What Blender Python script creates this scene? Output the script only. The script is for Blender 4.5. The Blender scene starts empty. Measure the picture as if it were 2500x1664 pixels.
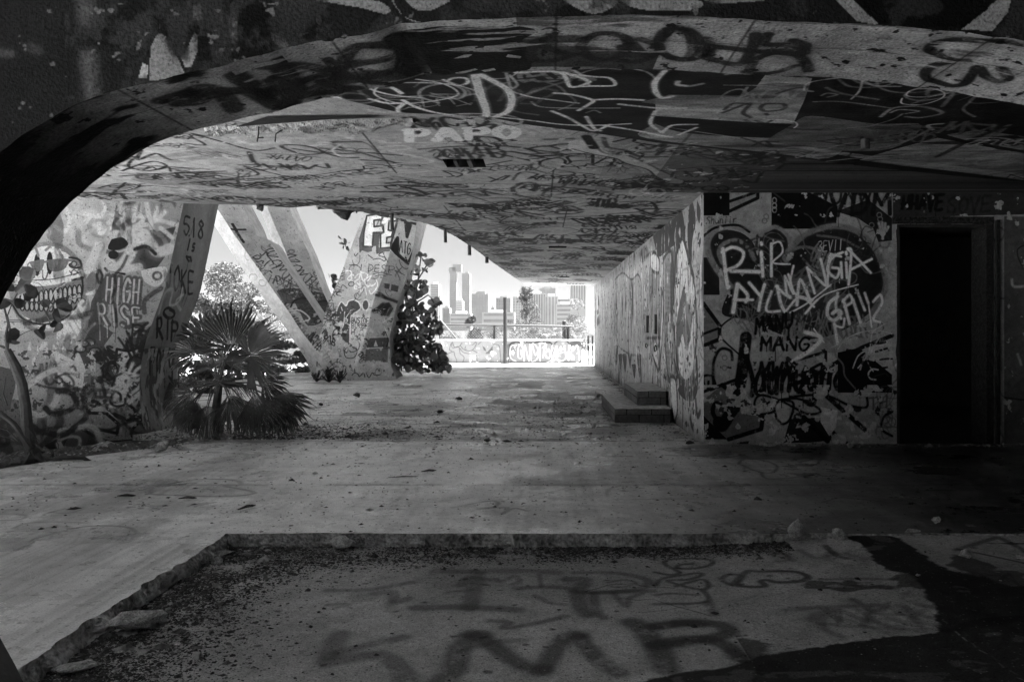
import bpy, bmesh, math, random
import numpy as np
from mathutils import Vector, noise as mnoise
from mathutils.geometry import tessellate_polygon
R = math.radians
sc = bpy.context.scene
COL = sc.collection
# ------------------------------------------------------------ camera, sky, sun, exposure
F, CX, CY, H = 1944.0, 1325.0, 804.0, 1.35      # focal length and vanishing point in photo pixels, eye height
cam_d = bpy.data.cameras.new('camera'); cam = bpy.data.objects.new('camera', cam_d); COL.objects.link(cam)
cam.location = (0, 0, H); cam.rotation_euler = (R(90), 0, 0)
cam_d.sensor_width = 36; cam_d.lens = 36 * F / 2500
cam_d.shift_x = (1250 - CX) / 2500; cam_d.shift_y = (CY - 832) / 2500
cam_d.clip_start = .05; cam_d.clip_end = 8000
sc.camera = cam
SUN_EL, SUN_AZ = 66, 76                          # azimuth clockwise from +Y
w = bpy.data.worlds.new('World'); sc.world = w; w.use_nodes = True
nt = w.node_tree; nt.nodes.clear()
sky = nt.nodes.new('ShaderNodeTexSky'); sky.sky_type = 'NISHITA'; sky.sun_disc = False
sky.sun_elevation = R(SUN_EL); sky.sun_rotation = R(SUN_AZ); sky.dust_density = .2; sky.air_density = .085
bw = nt.nodes.new('ShaderNodeRGBToBW'); bg = nt.nodes.new('ShaderNodeBackground'); wo = nt.nodes.new('ShaderNodeOutputWorld')
nt.links.new(sky.outputs[0], bw.inputs[0]); nt.links.new(bw.outputs[0], bg.inputs[0]); nt.links.new(bg.outputs[0], wo.inputs[0])
bg.inputs[1].default_value = 0.05
sd = bpy.data.lights.new('sun', 'SUN'); sd.energy = 5.0; sd.angle = R(.5); sun = bpy.data.objects.new('sun', sd); COL.objects.link(sun)
sv = Vector((math.sin(R(SUN_AZ)) * math.cos(R(SUN_EL)), math.cos(R(SUN_AZ)) * math.cos(R(SUN_EL)), math.sin(R(SUN_EL))))
sun.rotation_euler = sv.to_track_quat('Z', 'Y').to_euler()
sc.view_settings.view_transform = 'Standard'; sc.view_settings.look = 'None'
sc.view_settings.exposure = 3.35
sc.cycles.max_bounces = 10; sc.cycles.diffuse_bounces = 8; sc.cycles.glossy_bounces = 3
sc.cycles.use_denoising = True; sc.cycles.sample_clamp_indirect = 8; sc.cycles.volume_bounces = 0
# ------------------------------------------------------------ photo pixel -> world
def P(px, py, D): return Vector(((px - CX) / F * D, D, H + (CY - py) / F * D))
def G(px, py, z=0.0):
    D = (H - z) * F / (py - CY); return Vector(((px - CX) / F * D, D, z))
def ray_plane(px, py, o, n):
    d = Vector(((px - CX) / F, 1, (CY - py) / F)); c = Vector((0, 0, H))
    return c + d * ((o - c).dot(n) / d.dot(n))
# ------------------------------------------------------------ objects
def tag(o, label=None, cat=None, group=None, kind=None):
    if label: o['label'] = label
    if cat: o['category'] = cat
    if group: o['group'] = group
    if kind: o['kind'] = kind
    return o
def empty(name, loc, label, cat, group=None):
    o = bpy.data.objects.new(name, None); COL.objects.link(o); o.location = loc; o.empty_display_size = .2
    return tag(o, label, cat, group)
def mesh_obj(name, verts, faces, mat, parent=None, uvc=None, smooth=False):
    """world-space verts; parented meshes are stored relative to their thing's location"""
    m = bpy.data.meshes.new(name)
    off = Vector((0, 0, 0)); p = parent
    while p is not None: off += p.location; p = p.parent
    V = [(v[0] - off[0], v[1] - off[1], v[2] - off[2]) for v in verts]
    m.from_pydata(V, [], faces); m.update()
    if uvc is not None:
        uv = m.uv_layers.new(name='UVMap')
        li = np.empty(len(m.loops), dtype=np.int32); m.loops.foreach_get('vertex_index', li)
        A = np.array([tuple(v) for v in verts], dtype=np.float64)
        u = (A - np.array(uvc.o)) @ np.array(uvc.u) / uvc.W; vv = (A - np.array(uvc.o)) @ np.array(uvc.v) / uvc.H
        uv.data.foreach_set('uv', np.stack([u[li], vv[li]], 1).astype(np.float32).ravel())
    if smooth: m.polygons.foreach_set('use_smooth', [True] * len(m.polygons))
    if mat: m.materials.append(mat)
    o = bpy.data.objects.new(name, m); COL.objects.link(o)
    if parent: o.parent = parent
    return o
class MB:
    def __init__(s): s.v = []; s.f = []
    def add(s, vs, fs):
        n = len(s.v); s.v += [tuple(v) for v in vs]; s.f += [tuple(i + n for i in f) for f in fs]
    def box(s, x0, x1, y0, y1, z0, z1):
        s.add([(x, y, z) for z in (z0, z1) for y in (y0, y1) for x in (x0, x1)],
              [(0, 2, 3, 1), (4, 5, 7, 6), (0, 1, 5, 4), (2, 6, 7, 3), (0, 4, 6, 2), (1, 3, 7, 5)])
    def tube(s, pts, rad, n=6, cap=True):
        pts = [Vector(p) for p in pts]; k = len(pts)
        rad = rad if isinstance(rad, (list, tuple)) else [rad] * k
        vs = []; up = Vector((.13, .31, .94)).normalized()
        for i, p in enumerate(pts):
            t = (pts[min(i + 1, k - 1)] - pts[max(i - 1, 0)]).normalized()
            a = t.cross(up)
            if a.length < .1: a = t.cross(Vector((1, 0, 0)))
            a.normalize(); b = t.cross(a)
            vs += [p + (a * math.cos(q) + b * math.sin(q)) * rad[i] for q in [2 * math.pi * j / n for j in range(n)]]
        fs = [(i * n + j, i * n + (j + 1) % n, (i + 1) * n + (j + 1) % n, (i + 1) * n + j) for i in range(k - 1) for j in range(n)]
        if cap: fs += [tuple(range(n))[::-1], tuple((k - 1) * n + j for j in range(n))]
        s.add(vs, fs)
    def build(s, name, mat, parent=None, uvc=None, smooth=False): return mesh_obj(name, s.v, s.f, mat, parent, uvc, smooth)
# ------------------------------------------------------------ paint canvases (painted in surface space, in metres)
rs = np.random.RandomState(11); rnd = random.Random(7)
def fbm(h, w_, cell, oct=4, seed=0, sx=1.0, sy=1.0):
    r = np.random.RandomState(seed); out = np.zeros((h, w_), np.float32); amp = 1; tot = 0
    for o in range(oct):
        cx_, cy_ = max(2, cell * sx / 2 ** o), max(2, cell * sy / 2 ** o)
        gw, gh = int(w_ / cx_) + 3, int(h / cy_) + 3
        g = r.rand(gh, gw).astype(np.float32)
        x = np.arange(w_) / cx_; y = np.arange(h) / cy_
        xi = x.astype(int); yi = y.astype(int); fx = (x - xi).astype(np.float32); fy = (y - yi).astype(np.float32)
        fx = fx * fx * (3 - 2 * fx); fy = (fy * fy * (3 - 2 * fy))[:, None]
        a = g[:, xi] * (1 - fx) + g[:, xi + 1] * fx
        out += amp * (a[yi] * (1 - fy) + a[yi + 1] * fy); tot += amp; amp *= .55
    return out / tot
def sstep(a, b, x): t = np.clip((x - a) / (b - a), 0, 1); return t * t * (3 - 2 * t)
def smooth_pts(pts, n=5):
    if len(pts) < 3: return pts
    q = [pts[0]] + list(pts) + [pts[-1]]
    out = []
    for i in range(1, len(q) - 2):
        p0, p1, p2, p3 = q[i - 1], q[i], q[i + 1], q[i + 2]
        for k in range(n):
            t = k / n; t2 = t * t; t3 = t2 * t
            out.append(tuple(.5 * (2 * p1[c] + (-p0[c] + p2[c]) * t + (2 * p0[c] - 5 * p1[c] + 4 * p2[c] - p3[c]) * t2 + (-p0[c] + 3 * p1[c] - 3 * p2[c] + p3[c]) * t3) for c in (0, 1)))
    out.append(pts[-1]); return out
WEAR = np.clip(1.2 - .42 * sstep(.5, .72, fbm(1024, 1024, 60, 6, 991)) - .28 * sstep(.5, .7, fbm(1024, 1024, 8, 3, 992)), 0, 1).astype(np.float32)
class Canvas:
    def __init__(s, name, o, u, v, W, H_, ru, rv, base, proj=None):
        s.name = name; s.o = Vector(o); s.u = Vector(u).normalized(); s.v = Vector(v).normalized(); s.W = W; s.H = H_; s.ru = ru; s.rv = rv
        s.w = int(W * ru); s.h = int(H_ * rv); s.a = np.full((s.h, s.w), base, np.float32)
        s.n = s.u.cross(s.v); s.proj = proj; s.k = .3; s.T = (1, 0, 0)
    def at(s, x, y):                      # a point of the photograph seen on this surface -> metres on it
        k, ox, oy = s.T; px, py = ox + x * k, oy + y * k
        p = s.proj(px, py) if s.proj else ray_plane(px, py, s.o, s.n)
        d = p - s.o; return (d.dot(s.u), d.dot(s.v))
    def pts(s, st):
        return [s.at(*map(float, q.split(','))) for q in st.split()] if isinstance(st, str) else st
    def line(s, pts, wd, val, soft=.3, alpha=1.0, smooth=True):
        pts = s.pts(pts)
        if smooth: pts = smooth_pts(pts)
        if len(pts) == 1: pts = [pts[0], (pts[0][0] + .001, pts[0][1])]
        r = wd / 2; pad = r * (2.3 if soft >= .25 else 1 + soft) + 2 / min(s.ru, s.rv)
        xs = [p[0] for p in pts]; ys = [p[1] for p in pts]
        X0 = max(0, int((min(xs) - pad) * s.ru)); X1 = min(s.w, int((max(xs) + pad) * s.ru) + 1)
        Y0 = max(0, int((min(ys) - pad) * s.rv)); Y1 = min(s.h, int((max(ys) + pad) * s.rv) + 1)
        if X1 <= X0 or Y1 <= Y0: return
        dm = np.full((Y1 - Y0, X1 - X0), 1e3, np.float32)
        for (ax, ay), (bx, by) in zip(pts[:-1], pts[1:]):
            x0 = max(X0, int((min(ax, bx) - pad) * s.ru)); x1 = min(X1, int((max(ax, bx) + pad) * s.ru) + 1)
            y0 = max(Y0, int((min(ay, by) - pad) * s.rv)); y1 = min(Y1, int((max(ay, by) + pad) * s.rv) + 1)
            if x1 <= x0 or y1 <= y0: continue
            gx = ((np.arange(x0, x1) + .5) / s.ru).astype(np.float32)[None, :]; gy = ((np.arange(y0, y1) + .5) / s.rv).astype(np.float32)[:, None]
            dx, dy = bx - ax, by - ay; L = dx * dx + dy * dy + 1e-12
            t = np.clip(((gx - ax) * dx + (gy - ay) * dy) / L, 0, 1)
            d = np.sqrt((gx - ax - t * dx) ** 2 + (gy - ay - t * dy) ** 2)
            sub = dm[y0 - Y0:y1 - Y0, x0 - X0:x1 - X0]; np.minimum(sub, d, out=sub)
        aa = .6 / min(s.ru, s.rv)
        m = alpha * (1 - sstep(r * (1 - soft) - aa, r * (1 + soft) + aa, dm))
        if soft >= .25: m = np.maximum(m, alpha * .2 * (1 - sstep(r * .9, r * 2.2, dm)))
        m = m * WEAR[(np.arange(Y0, Y1) * 3 % 1024)[:, None], (np.arange(X0, X1) * 3 % 1024)[None, :]]
        A = s.a[Y0:Y1, X0:X1]; A += (val - A) * m
    def poly(s, pts, val, alpha=1.0, smooth=False, edge=None, ew=.03):
        pts = s.pts(pts)
        if smooth: pts = smooth_pts(pts + [pts[0]])
        xs = np.array([p[0] * s.ru for p in pts]); ys = np.array([p[1] * s.rv for p in pts])
        X0, X1 = max(0, int(xs.min())), min(s.w, int(xs.max()) + 2); Y0, Y1 = max(0, int(ys.min())), min(s.h, int(ys.max()) + 2)
        if X1 <= X0 or Y1 <= Y0: return
        gx = np.arange(X0, X1) + .5; gy = np.arange(Y0, Y1) + .5
        ins = np.zeros((Y1 - Y0, X1 - X0), bool)
        for i in range(len(xs)):
            x1_, y1_, x2, y2 = xs[i], ys[i], xs[i - 1], ys[i - 1]
            if y1_ == y2: continue
            c = ((y1_ > gy) != (y2 > gy)); xc = x1_ + (gy - y1_) * (x2 - x1_) / (y2 - y1_)
            ins ^= c[:, None] & (gx[None, :] < xc[:, None])
        A = s.a[Y0:Y1, X0:X1]; A[ins] += (val - A[ins]) * alpha
        if edge is not None: s.line(pts + [pts[0]], ew, edge, .2, 1, False)
    def stain(s, pts, val, edge=.12, cell=.25, alpha=1.0, seed=1):
        pts = s.pts(pts); keep = s.a; s.a = np.zeros_like(keep); s.poly(pts, 1.0, 1, True); m = s.a; s.a = keep
        r = max(1, int(edge * s.ru / 2)); ry = max(1, int(edge * s.rv / 2))
        for _ in range(2):
            for ax, k in ((0, ry), (1, r)):
                pad = [(0, 0), (0, 0)]; pad[ax] = (k + 1, k); c = np.cumsum(np.pad(m, pad, mode='edge'), axis=ax, dtype=np.float64)
                m = ((c[2 * k + 1:, :] - c[:-2 * k - 1, :]) if ax == 0 else (c[:, 2 * k + 1:] - c[:, :-2 * k - 1])) / (2 * k + 1)
        m = m.astype(np.float32) + 1.3 * (fbm(s.h, s.w, cell * s.ru, 6, seed) - .5) * (4 * m * (1 - m)) + .35 * (fbm(s.h, s.w, .05 * s.ru, 4, seed + 1) - .5) * (m > .02)
        m = alpha * sstep(.38, .58, m); s.a += (val - s.a) * m
    def cracks(s, N, x0, x1, y0, y1, L, wd, val, seed, alpha=(.4, .9)):
        rr = random.Random(seed)
        for i in range(N):
            x, y = rr.uniform(x0, x1), rr.uniform(y0, y1); a = rr.uniform(0, 6.3); q = [(x, y)]
            for j in range(int(rr.uniform(*L) / .05)):
                a += rr.gauss(0, .45); x += .05 * math.cos(a); y += .05 * math.sin(a); q.append((x, y))
            s.line(q, wd, val, .2, rr.uniform(*alpha), False)
    def specks(s, N, val, r, seed, alpha=.8):
        rr = np.random.RandomState(seed); X = rr.randint(2, s.w - 3, N); Y = rr.randint(2, s.h - 3, N); al = rr.uniform(.2, 1, N) * alpha
        for dx in range(r):
            for dy in range(r): s.a[Y + dy, X + dx] += (val - s.a[Y + dy, X + dx]) * al
    def oval(s, x, y, rx, ry, val, edge=None, ew=.03, alpha=1, fill=True):
        c = s.at(x, y); a = s.at(x + rx, y); b = s.at(x, y + ry)
        p = [(c[0] + (a[0] - c[0]) * math.cos(q) + (b[0] - c[0]) * math.sin(q), c[1] + (a[1] - c[1]) * math.cos(q) + (b[1] - c[1]) * math.sin(q)) for q in [i * math.tau / 28 for i in range(28)]]
        if fill: s.poly(p, val, alpha)
        if edge is not None: s.line(p + [p[0]], ew, edge, .25, alpha, False)
    def text(s, t, a, b, hgt, wd, val, soft=.3, alpha=1.0, jit=.04, fill=.82, smooth=True):
        """a, b: baseline start and end in photo coordinates, hgt: (dx, dy) of a letter's height"""
        n = len(t)
        for i, ch in enumerate(t):
            for st in FONT.get(ch, []):
                q = []
                for (gx, gy) in st:
                    gx += rnd.uniform(-jit, jit); gy += rnd.uniform(-jit, jit)
                    f = (i + gx * fill + .08) / n
                    q.append(s.at(a[0] + (b[0] - a[0]) * f + hgt[0] * gy, a[1] + (b[1] - a[1]) * f + hgt[1] * gy))
                s.line(q, wd * rnd.uniform(.85, 1.15), val, soft, alpha, smooth)
                if s.v.z > .5 and rnd.random() < .3 and wd > .022: x_, y_ = min(q, key=lambda t_: t_[1]); s.line([(x_, y_), (x_ + .003, y_ - rnd.uniform(.04, .22))], .010, val, .2, alpha * .9, False)
    def rtag(s, cx, cy, wd_, ht, ang, lw, val, alpha=1.0, n=None, soft=.25, rr=rnd):
        """one illegible scrawled tag in surface metres"""
        n = n or rr.randint(3, 6); ca, sa = math.cos(ang), math.sin(ang)
        keys = 'ABDEGHKMNORSUWZ38'; sl = rr.uniform(-.3, .5)
        def tr(x, y): x += y * sl * ht / wd_; return (cx + (x - .5) * wd_ * ca - (y - .5) * ht * sa, cy + (x - .5) * wd_ * sa + (y - .5) * ht * ca)
        for i in range(n):
            for st in FONT[rr.choice(keys)]:
                q = [tr((i + (gx + rr.uniform(-.16, .16)) * 1.15) / n, gy * rr.uniform(.85, 1.15) + rr.uniform(-.12, .12)) for gx, gy in st]
                s.line(q, lw, val, soft, alpha)
        if rr.random() < .45: s.line([tr(-.1, -.15), tr(.5, -.25), tr(1.15, -.05), tr(.6, -.35)], lw, val, soft, alpha)
    def rtags(s, N, x0, x1, y0, y1, wr, hr, lw, vals, ang=(0, .2), alpha=(.6, 1), seed=1):
        rr = random.Random(seed)
        for i in range(N):
            s.rtag(rr.uniform(x0, x1), rr.uniform(y0, y1), rr.uniform(*wr), rr.uniform(*hr), rr.gauss(*ang), rr.uniform(*lw), rr.choice(vals), rr.uniform(*alpha), rr=rr, soft=rr.choice((.12, .25, .5)))
    def scrib(s, N, x0, x1, y0, y1, L, lw, vals, alpha=(.5, 1), seed=1):
        rr = random.Random(seed)
        for i in range(N):
            x, y = rr.uniform(x0, x1), rr.uniform(y0, y1); a = rr.uniform(0, 6.3); q = [(x, y)]; k = rr.uniform(-1.2, 1.2); st = rr.uniform(*L) / 6
            for j in range(rr.randint(4, 9)):
                a += k + rr.uniform(-.6, .6); x += math.cos(a) * st; y += math.sin(a) * st; q.append((x, y))
            s.line(q, rr.uniform(*lw), rr.choice(vals), .35, rr.uniform(*alpha))
    def patches(s, N, x0, x1, y0, y1, wr, hr, vals, alpha=(.5, 1), seed=2):
        rr = random.Random(seed)
        for i in range(N):
            cx, cy = rr.uniform(x0, x1), rr.uniform(y0, y1); a, b = rr.uniform(*wr) / 2, rr.uniform(*hr) / 2; k = rr.randint(4, 7); r0 = rr.uniform(0, 6)
            p = [(cx + a * math.cos(r0 + j * math.tau / k) * rr.uniform(.7, 1.2), cy + b * math.sin(r0 + j * math.tau / k) * rr.uniform(.7, 1.2)) for j in range(k)]
            s.poly(p, rr.choice(vals), rr.uniform(*alpha), smooth=rr.random() < .7)
    def peel(s, cell_m, lo, hi, val, seed, x0=0, x1=None, y0=0, y1=None, alpha=1.0, sx=1, sy=1, jig=.12):
        X0, X1 = int(x0 * s.ru), int((s.W if x1 is None else x1) * s.ru); Y0, Y1 = int(y0 * s.rv), int((s.H if y1 is None else y1) * s.rv)
        X0, Y0 = max(0, X0), max(0, Y0); A = s.a[Y0:Y1, X0:X1]
        m = alpha * sstep(lo, hi, fbm(A.shape[0], A.shape[1], cell_m * s.ru, 5, seed, sx, sy * s.rv / s.ru))
        g = val * (1 - jig + 2 * jig * fbm(A.shape[0], A.shape[1], 6, 2, seed + 5)); A += (g - A) * m
    def grain(s, amt, cell_m, seed, sx=1, sy=1):
        s.a *= 1 + amt * 2 * (fbm(s.h, s.w, cell_m * s.ru, 5, seed, sx, sy * s.rv / s.ru) - .5) * 1.6
    def image(s):
        im = bpy.data.images.new('paint_' + s.name, s.w, s.h)
        m_ = float(np.median(s.a)); a = s.a * np.power(np.clip(s.a, .004, 1) / max(m_, .02), s.k); a = np.clip(a, .004, .85); e = np.where(a < .0031308, a * 12.92, 1.055 * np.power(a, 1 / 2.4) - .055).astype(np.float32)
        px = np.ones((s.h, s.w, 4), np.float32); px[..., 0] = e; px[..., 1] = e; px[..., 2] = e
        im.pixels.foreach_set(px.ravel()); im.update(); im.pack(); return im
def _f(t): return [[tuple(map(float, q.split(','))) for q in st.split()] for st in t.split('|')]
FONT = {k: _f(v) for k, v in {
 'A': '0,0 .25,.5 .5,1 .75,.5 1,0|.2,.35 .8,.4', 'B': '.1,0 .1,.5 .1,1|.1,1 .8,.9 .7,.55 .15,.52 .9,.4 .8,.05 .1,0',
 'C': '.95,.85 .5,1 .05,.6 .15,.15 .6,0 .95,.2', 'D': '.1,0 .1,1|.05,1 .7,.9 1,.5 .7,.1 .05,0', 'E': '.9,1 .1,.98 .12,.5 .1,0 .95,.03|.12,.5 .75,.52',
 'F': '.95,1 .1,.98 .12,.5 .1,0|.12,.5 .7,.55', 'G': '.9,.85 .5,1 .05,.6 .15,.1 .6,0 .95,.3 .9,.5 .5,.48', 'H': '.1,1 .12,0|.9,1 .88,0|.1,.5 .9,.5',
 'I': '.5,1 .5,0', 'J': '.1,1 .95,1|.6,1 .6,.3 .4,0 .05,.15', 'K': '.1,1 .12,0|.9,1 .15,.5|.15,.5 .9,0', 'L': '.1,1 .12,0 .9,.03',
 'M': '.02,0 .1,1|.1,1 .5,.4|.5,.4 .9,1|.9,1 1,0', 'N': '.08,0 .1,1|.1,1 .9,0|.9,0 .95,1', 'O': '.5,1 .1,.75 .08,.3 .5,0 .92,.3 .9,.75 .5,1',
 'P': '.12,0 .12,1|.05,.95 .7,1 .95,.75 .7,.5 .12,.48', 'Q': '.5,1 .1,.75 .08,.3 .5,0 .92,.3 .9,.75 .5,1|.6,.3 1,-.1', 'R': '.12,0 .12,1|.05,.95 .7,1 .9,.75 .7,.52 .12,.5|.4,.5 1,0',
 'S': '.9,.9 .5,1 .1,.78 .4,.52 .85,.35 .7,.03 .05,.1', 'T': '.02,1 .98,.98|.5,1 .5,0', 'U': '.1,1 .1,.3 .45,0 .88,.3 .9,1', 'V': '.05,1 .5,0|.5,0 .95,1',
 'W': '0,1 .25,0|.25,0 .5,.7|.5,.7 .75,0|.75,0 1,1', 'X': '.05,1 .95,0|.95,1 .05,0', 'Y': '.05,1 .5,.5|.95,1 .4,0', 'Z': '.05,1 .95,1|.95,1 .05,0|.05,0 .98,.03',
 'a': '.85,.55 .4,.62 .1,.3 .35,0 .8,.2 .85,.6|.85,.5 .95,0', 'i': '.5,.6 .5,0|.5,.85 .5,.87', 's': '.8,.6 .3,.62 .25,.4 .75,.25 .6,0 .15,.03', 't': '.5,.9 .5,.1 .8,0|.15,.6 .85,.62',
 'n': '.15,.6 .15,0|.15,.4 .5,.65 .8,.5 .85,0', 'o': '.5,.6 .12,.3 .5,0 .88,.3 .5,.6', 'u': '.1,.6 .15,.15 .5,0 .85,.2|.85,.6 .88,0', 'h': '.15,1 .15,0|.15,.4 .5,.62 .8,.5 .85,0',
 'g': '.8,.55 .4,.62 .1,.3 .4,.05 .8,.25|.85,.6 .8,-.3 .3,-.4', 'm': '0,.6 .05,0|.05,.4 .3,.62 .48,.5 .5,0|.5,.4 .75,.62 .95,.5 .98,0', 'r': '.2,.6 .2,0|.2,.35 .5,.62 .85,.55',
 '0': '.5,1 .1,.7 .1,.3 .5,0 .9,.3 .9,.7 .5,1', '1': '.3,.8 .55,1|.55,1 .5,0', '2': '.1,.8 .5,1 .9,.75 .5,.35 .05,0|.05,0 .95,.03', '3': '.1,.9 .6,1 .85,.75 .4,.53 .9,.35 .7,.02 .05,.1',
 '5': '.9,1 .2,.98 .15,.6 .7,.6 .9,.3 .5,0 .05,.1', '8': '.5,1 .15,.8 .5,.52 .9,.25 .5,0 .1,.25 .5,.52 .85,.8 .5,1', '9': '.85,.7 .5,1 .1,.75 .4,.5 .85,.7|.85,.7 .6,0', "'": '.5,1 .45,.8', ' ': '0,-9 0,-9'}.items()}
# ------------------------------------------------------------ materials
def nodes(name):
    m = bpy.data.materials.new(name); m.use_nodes = True; n = m.node_tree; return m, n, n.nodes['Principled BSDF']
def M(name, val=.3, canvas=None, rough=.8, ns=6, var=.25, bump=.3, bs=40, spec=.4, stretch=(1, 1, 1), fine=.15, metal=0, trans=0, bdist=.01, coord='Object', speck=0, rvar=0):
    m, n, b = nodes(name); L = n.links.new
    tc = n.nodes.new('ShaderNodeTexCoord'); mp = n.nodes.new('ShaderNodeMapping'); mp.inputs['Scale'].default_value = stretch
    L(tc.outputs[coord], mp.inputs['Vector'])
    t1 = n.nodes.new('ShaderNodeTexNoise'); t1.inputs['Scale'].default_value = ns; t1.inputs['Detail'].default_value = 6; t1.inputs['Roughness'].default_value = .6
    t2 = n.nodes.new('ShaderNodeTexNoise'); t2.inputs['Scale'].default_value = bs; t2.inputs['Detail'].default_value = 5
    L(mp.outputs[0], t1.inputs['Vector']); L(mp.outputs[0], t2.inputs['Vector'])
    r1 = n.nodes.new('ShaderNodeMapRange'); r1.inputs[1].default_value = .3; r1.inputs[2].default_value = .7; r1.inputs[3].default_value = 1 - var; r1.inputs[4].default_value = 1 + var
    r2 = n.nodes.new('ShaderNodeMapRange'); r2.inputs[1].default_value = .3; r2.inputs[2].default_value = .7; r2.inputs[3].default_value = 1 - fine; r2.inputs[4].default_value = 1 + fine
    L(t1.outputs[0], r1.inputs[0]); L(t2.outputs[0], r2.inputs[0])
    mu = n.nodes.new('ShaderNodeMath'); mu.operation = 'MULTIPLY'; L(r1.outputs[0], mu.inputs[0]); L(r2.outputs[0], mu.inputs[1])
    m2 = n.nodes.new('ShaderNodeMath'); m2.operation = 'MULTIPLY'; m2.use_clamp = True; L(mu.outputs[0], m2.inputs[0])
    if canvas is not None:
        im = n.nodes.new('ShaderNodeTexImage'); im.image = canvas.image(); im.extension = 'EXTEND'; im.interpolation = 'Linear'
        uvn = n.nodes.new('ShaderNodeUVMap'); uvn.uv_map = 'UVMap'; L(uvn.outputs[0], im.inputs[0])
        bwn = n.nodes.new('ShaderNodeRGBToBW'); L(im.outputs[0], bwn.inputs[0]); L(bwn.outputs[0], m2.inputs[1])
    else: m2.inputs[1].default_value = val
    if speck:
        t3 = n.nodes.new('ShaderNodeTexNoise'); t3.inputs['Scale'].default_value = speck; t3.inputs['Detail'].default_value = 4; L(mp.outputs[0], t3.inputs['Vector'])
        r3 = n.nodes.new('ShaderNodeMapRange'); r3.inputs[1].default_value = .60; r3.inputs[2].default_value = .68; r3.inputs[3].default_value = 1; r3.inputs[4].default_value = .45; L(t3.outputs[0], r3.inputs[0])
        m3 = n.nodes.new('ShaderNodeMath'); m3.operation = 'MULTIPLY'; L(m2.outputs[0], m3.inputs[0]); L(r3.outputs[0], m3.inputs[1]); m2 = m3
    cb = n.nodes.new('ShaderNodeCombineColor')
    for i in range(3): L(m2.outputs[0], cb.inputs[i])
    L(cb.outputs[0], b.inputs['Base Color'])
    b.inputs['Roughness'].default_value = rough; b.inputs['Specular IOR Level'].default_value = spec; b.inputs['Metallic'].default_value = metal
    if rvar:
        t4 = n.nodes.new('ShaderNodeTexNoise'); t4.inputs['Scale'].default_value = 1.1; t4.inputs['Detail'].default_value = 7; t4.inputs['Roughness'].default_value = .65; L(mp.outputs[0], t4.inputs['Vector'])
        r4 = n.nodes.new('ShaderNodeMapRange'); r4.inputs[1].default_value = .38; r4.inputs[2].default_value = .62; r4.inputs[3].default_value = rough - rvar; r4.inputs[4].default_value = rough + rvar
        L(t4.outputs[0], r4.inputs[0]); L(r4.outputs[0], b.inputs['Roughness'])
    if bump:
        bp = n.nodes.new('ShaderNodeBump'); bp.inputs['Strength'].default_value = bump; bp.inputs['Distance'].default_value = bdist
        ad = n.nodes.new('ShaderNodeMath'); ad.operation = 'ADD'; L(t1.outputs[0], ad.inputs[0]); L(t2.outputs[0], ad.inputs[1])
        L(ad.outputs[0], bp.inputs['Height']); L(bp.outputs[0], b.inputs['Normal'])
    if trans:
        tr = n.nodes.new('ShaderNodeBsdfTranslucent'); L(cb.outputs[0], tr.inputs[0]); mx = n.nodes.new('ShaderNodeMixShader'); mx.inputs[0].default_value = trans
        out = n.nodes['Material Output']; L(b.outputs[0], mx.inputs[1]); L(tr.outputs[0], mx.inputs[2]); L(mx.outputs[0], out.inputs[0])
    return m
CONC = M('bare_concrete', .30, ns=3, bs=30, var=.3)
DARKC = M('light_block_dark', .10, ns=3, bs=30, var=.4)
ROUGHC = M('broken_concrete', .26, ns=14, bs=70, var=.45, bump=1, bdist=.03)
IRON = M('rusty_iron', .05, ns=20, rough=.6, metal=.3)
BARK = M('bark', .10, ns=12, bs=60, var=.4, bump=.6)
# ------------------------------------------------------------ ground outside and floor slabs
me = MB(); me.add([(-4000, -60, -.24), (4000, -60, -.24), (4000, 7000, -.24), (-4000, 7000, -.24)], [(0, 1, 2, 3)])
tag(me.build('ground', M('sandy_ground', .6, ns=.4, bs=6, var=.3)), kind='structure')
W_ = MB(); W_.add([(-4000, 90, -.2), (4000, 90, -.2), (4000, 7000, -.2), (-4000, 7000, -.2)], [(0, 1, 2, 3)])
tag(W_.build('water', M('bay_water', .08, rough=.15, ns=.05, bs=.8, bump=.3)), kind='structure')

# upper floor: painted canvas
cf = Canvas('floor', (-8.2, 5.0, 0), (1, 0, 0), (0, 1, 0), 17.2, 25.6, 110, 100, .56)
cf.grain(.30, 1.6, 3); cf.grain(.2, .3, 4, 1, 6); cf.grain(.16, .5, 8, 2, .6); cf.grain(.14, .03, 9); cf.grain(.10, .12, 5, 6, 1)
yy = (np.arange(cf.h) / cf.rv + 5.0)[:, None]; xx = (np.arange(cf.w) / cf.ru - 8.2)[None, :]
far = (yy > 9.62).astype(np.float32)
cf.a *= 1 - .22 * far * sstep(14, 10, yy)
brush = fbm(cf.h, cf.w, 5, 2, 21, 1, 40); cf.a *= 1 + (1 - far) * (brush - .5) * .3
cf.a *= 1 + (1 - far) * sstep(1.7, .4, np.abs(xx + 1.3)) * .22  # pale band down the near floor's centre, a painted daylight sheen
cf.peel(.7, .56, .64, .08, 31, 5, 9.6, 4.7, 14.5, .75, 1.6, .7)         # dirt drifts by the seam and the steps
cf.peel(.9, .60, .68, .10, 33, 0, 9.5, 11, 24, .55, 2, .7)
cf.peel(.35, .66, .72, .09, 35, 0, None, 4.6, 9, .5, 2, 1)
cf.peel(.5, .62, .70, .55, 37, 0, None, 0, 20, .35, 2.5, .6)            # pale scuffs
for y in (9.62,): cf.line([(0, y - 5), (17, y - 5)], .035, .07, .3, .8)
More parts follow.
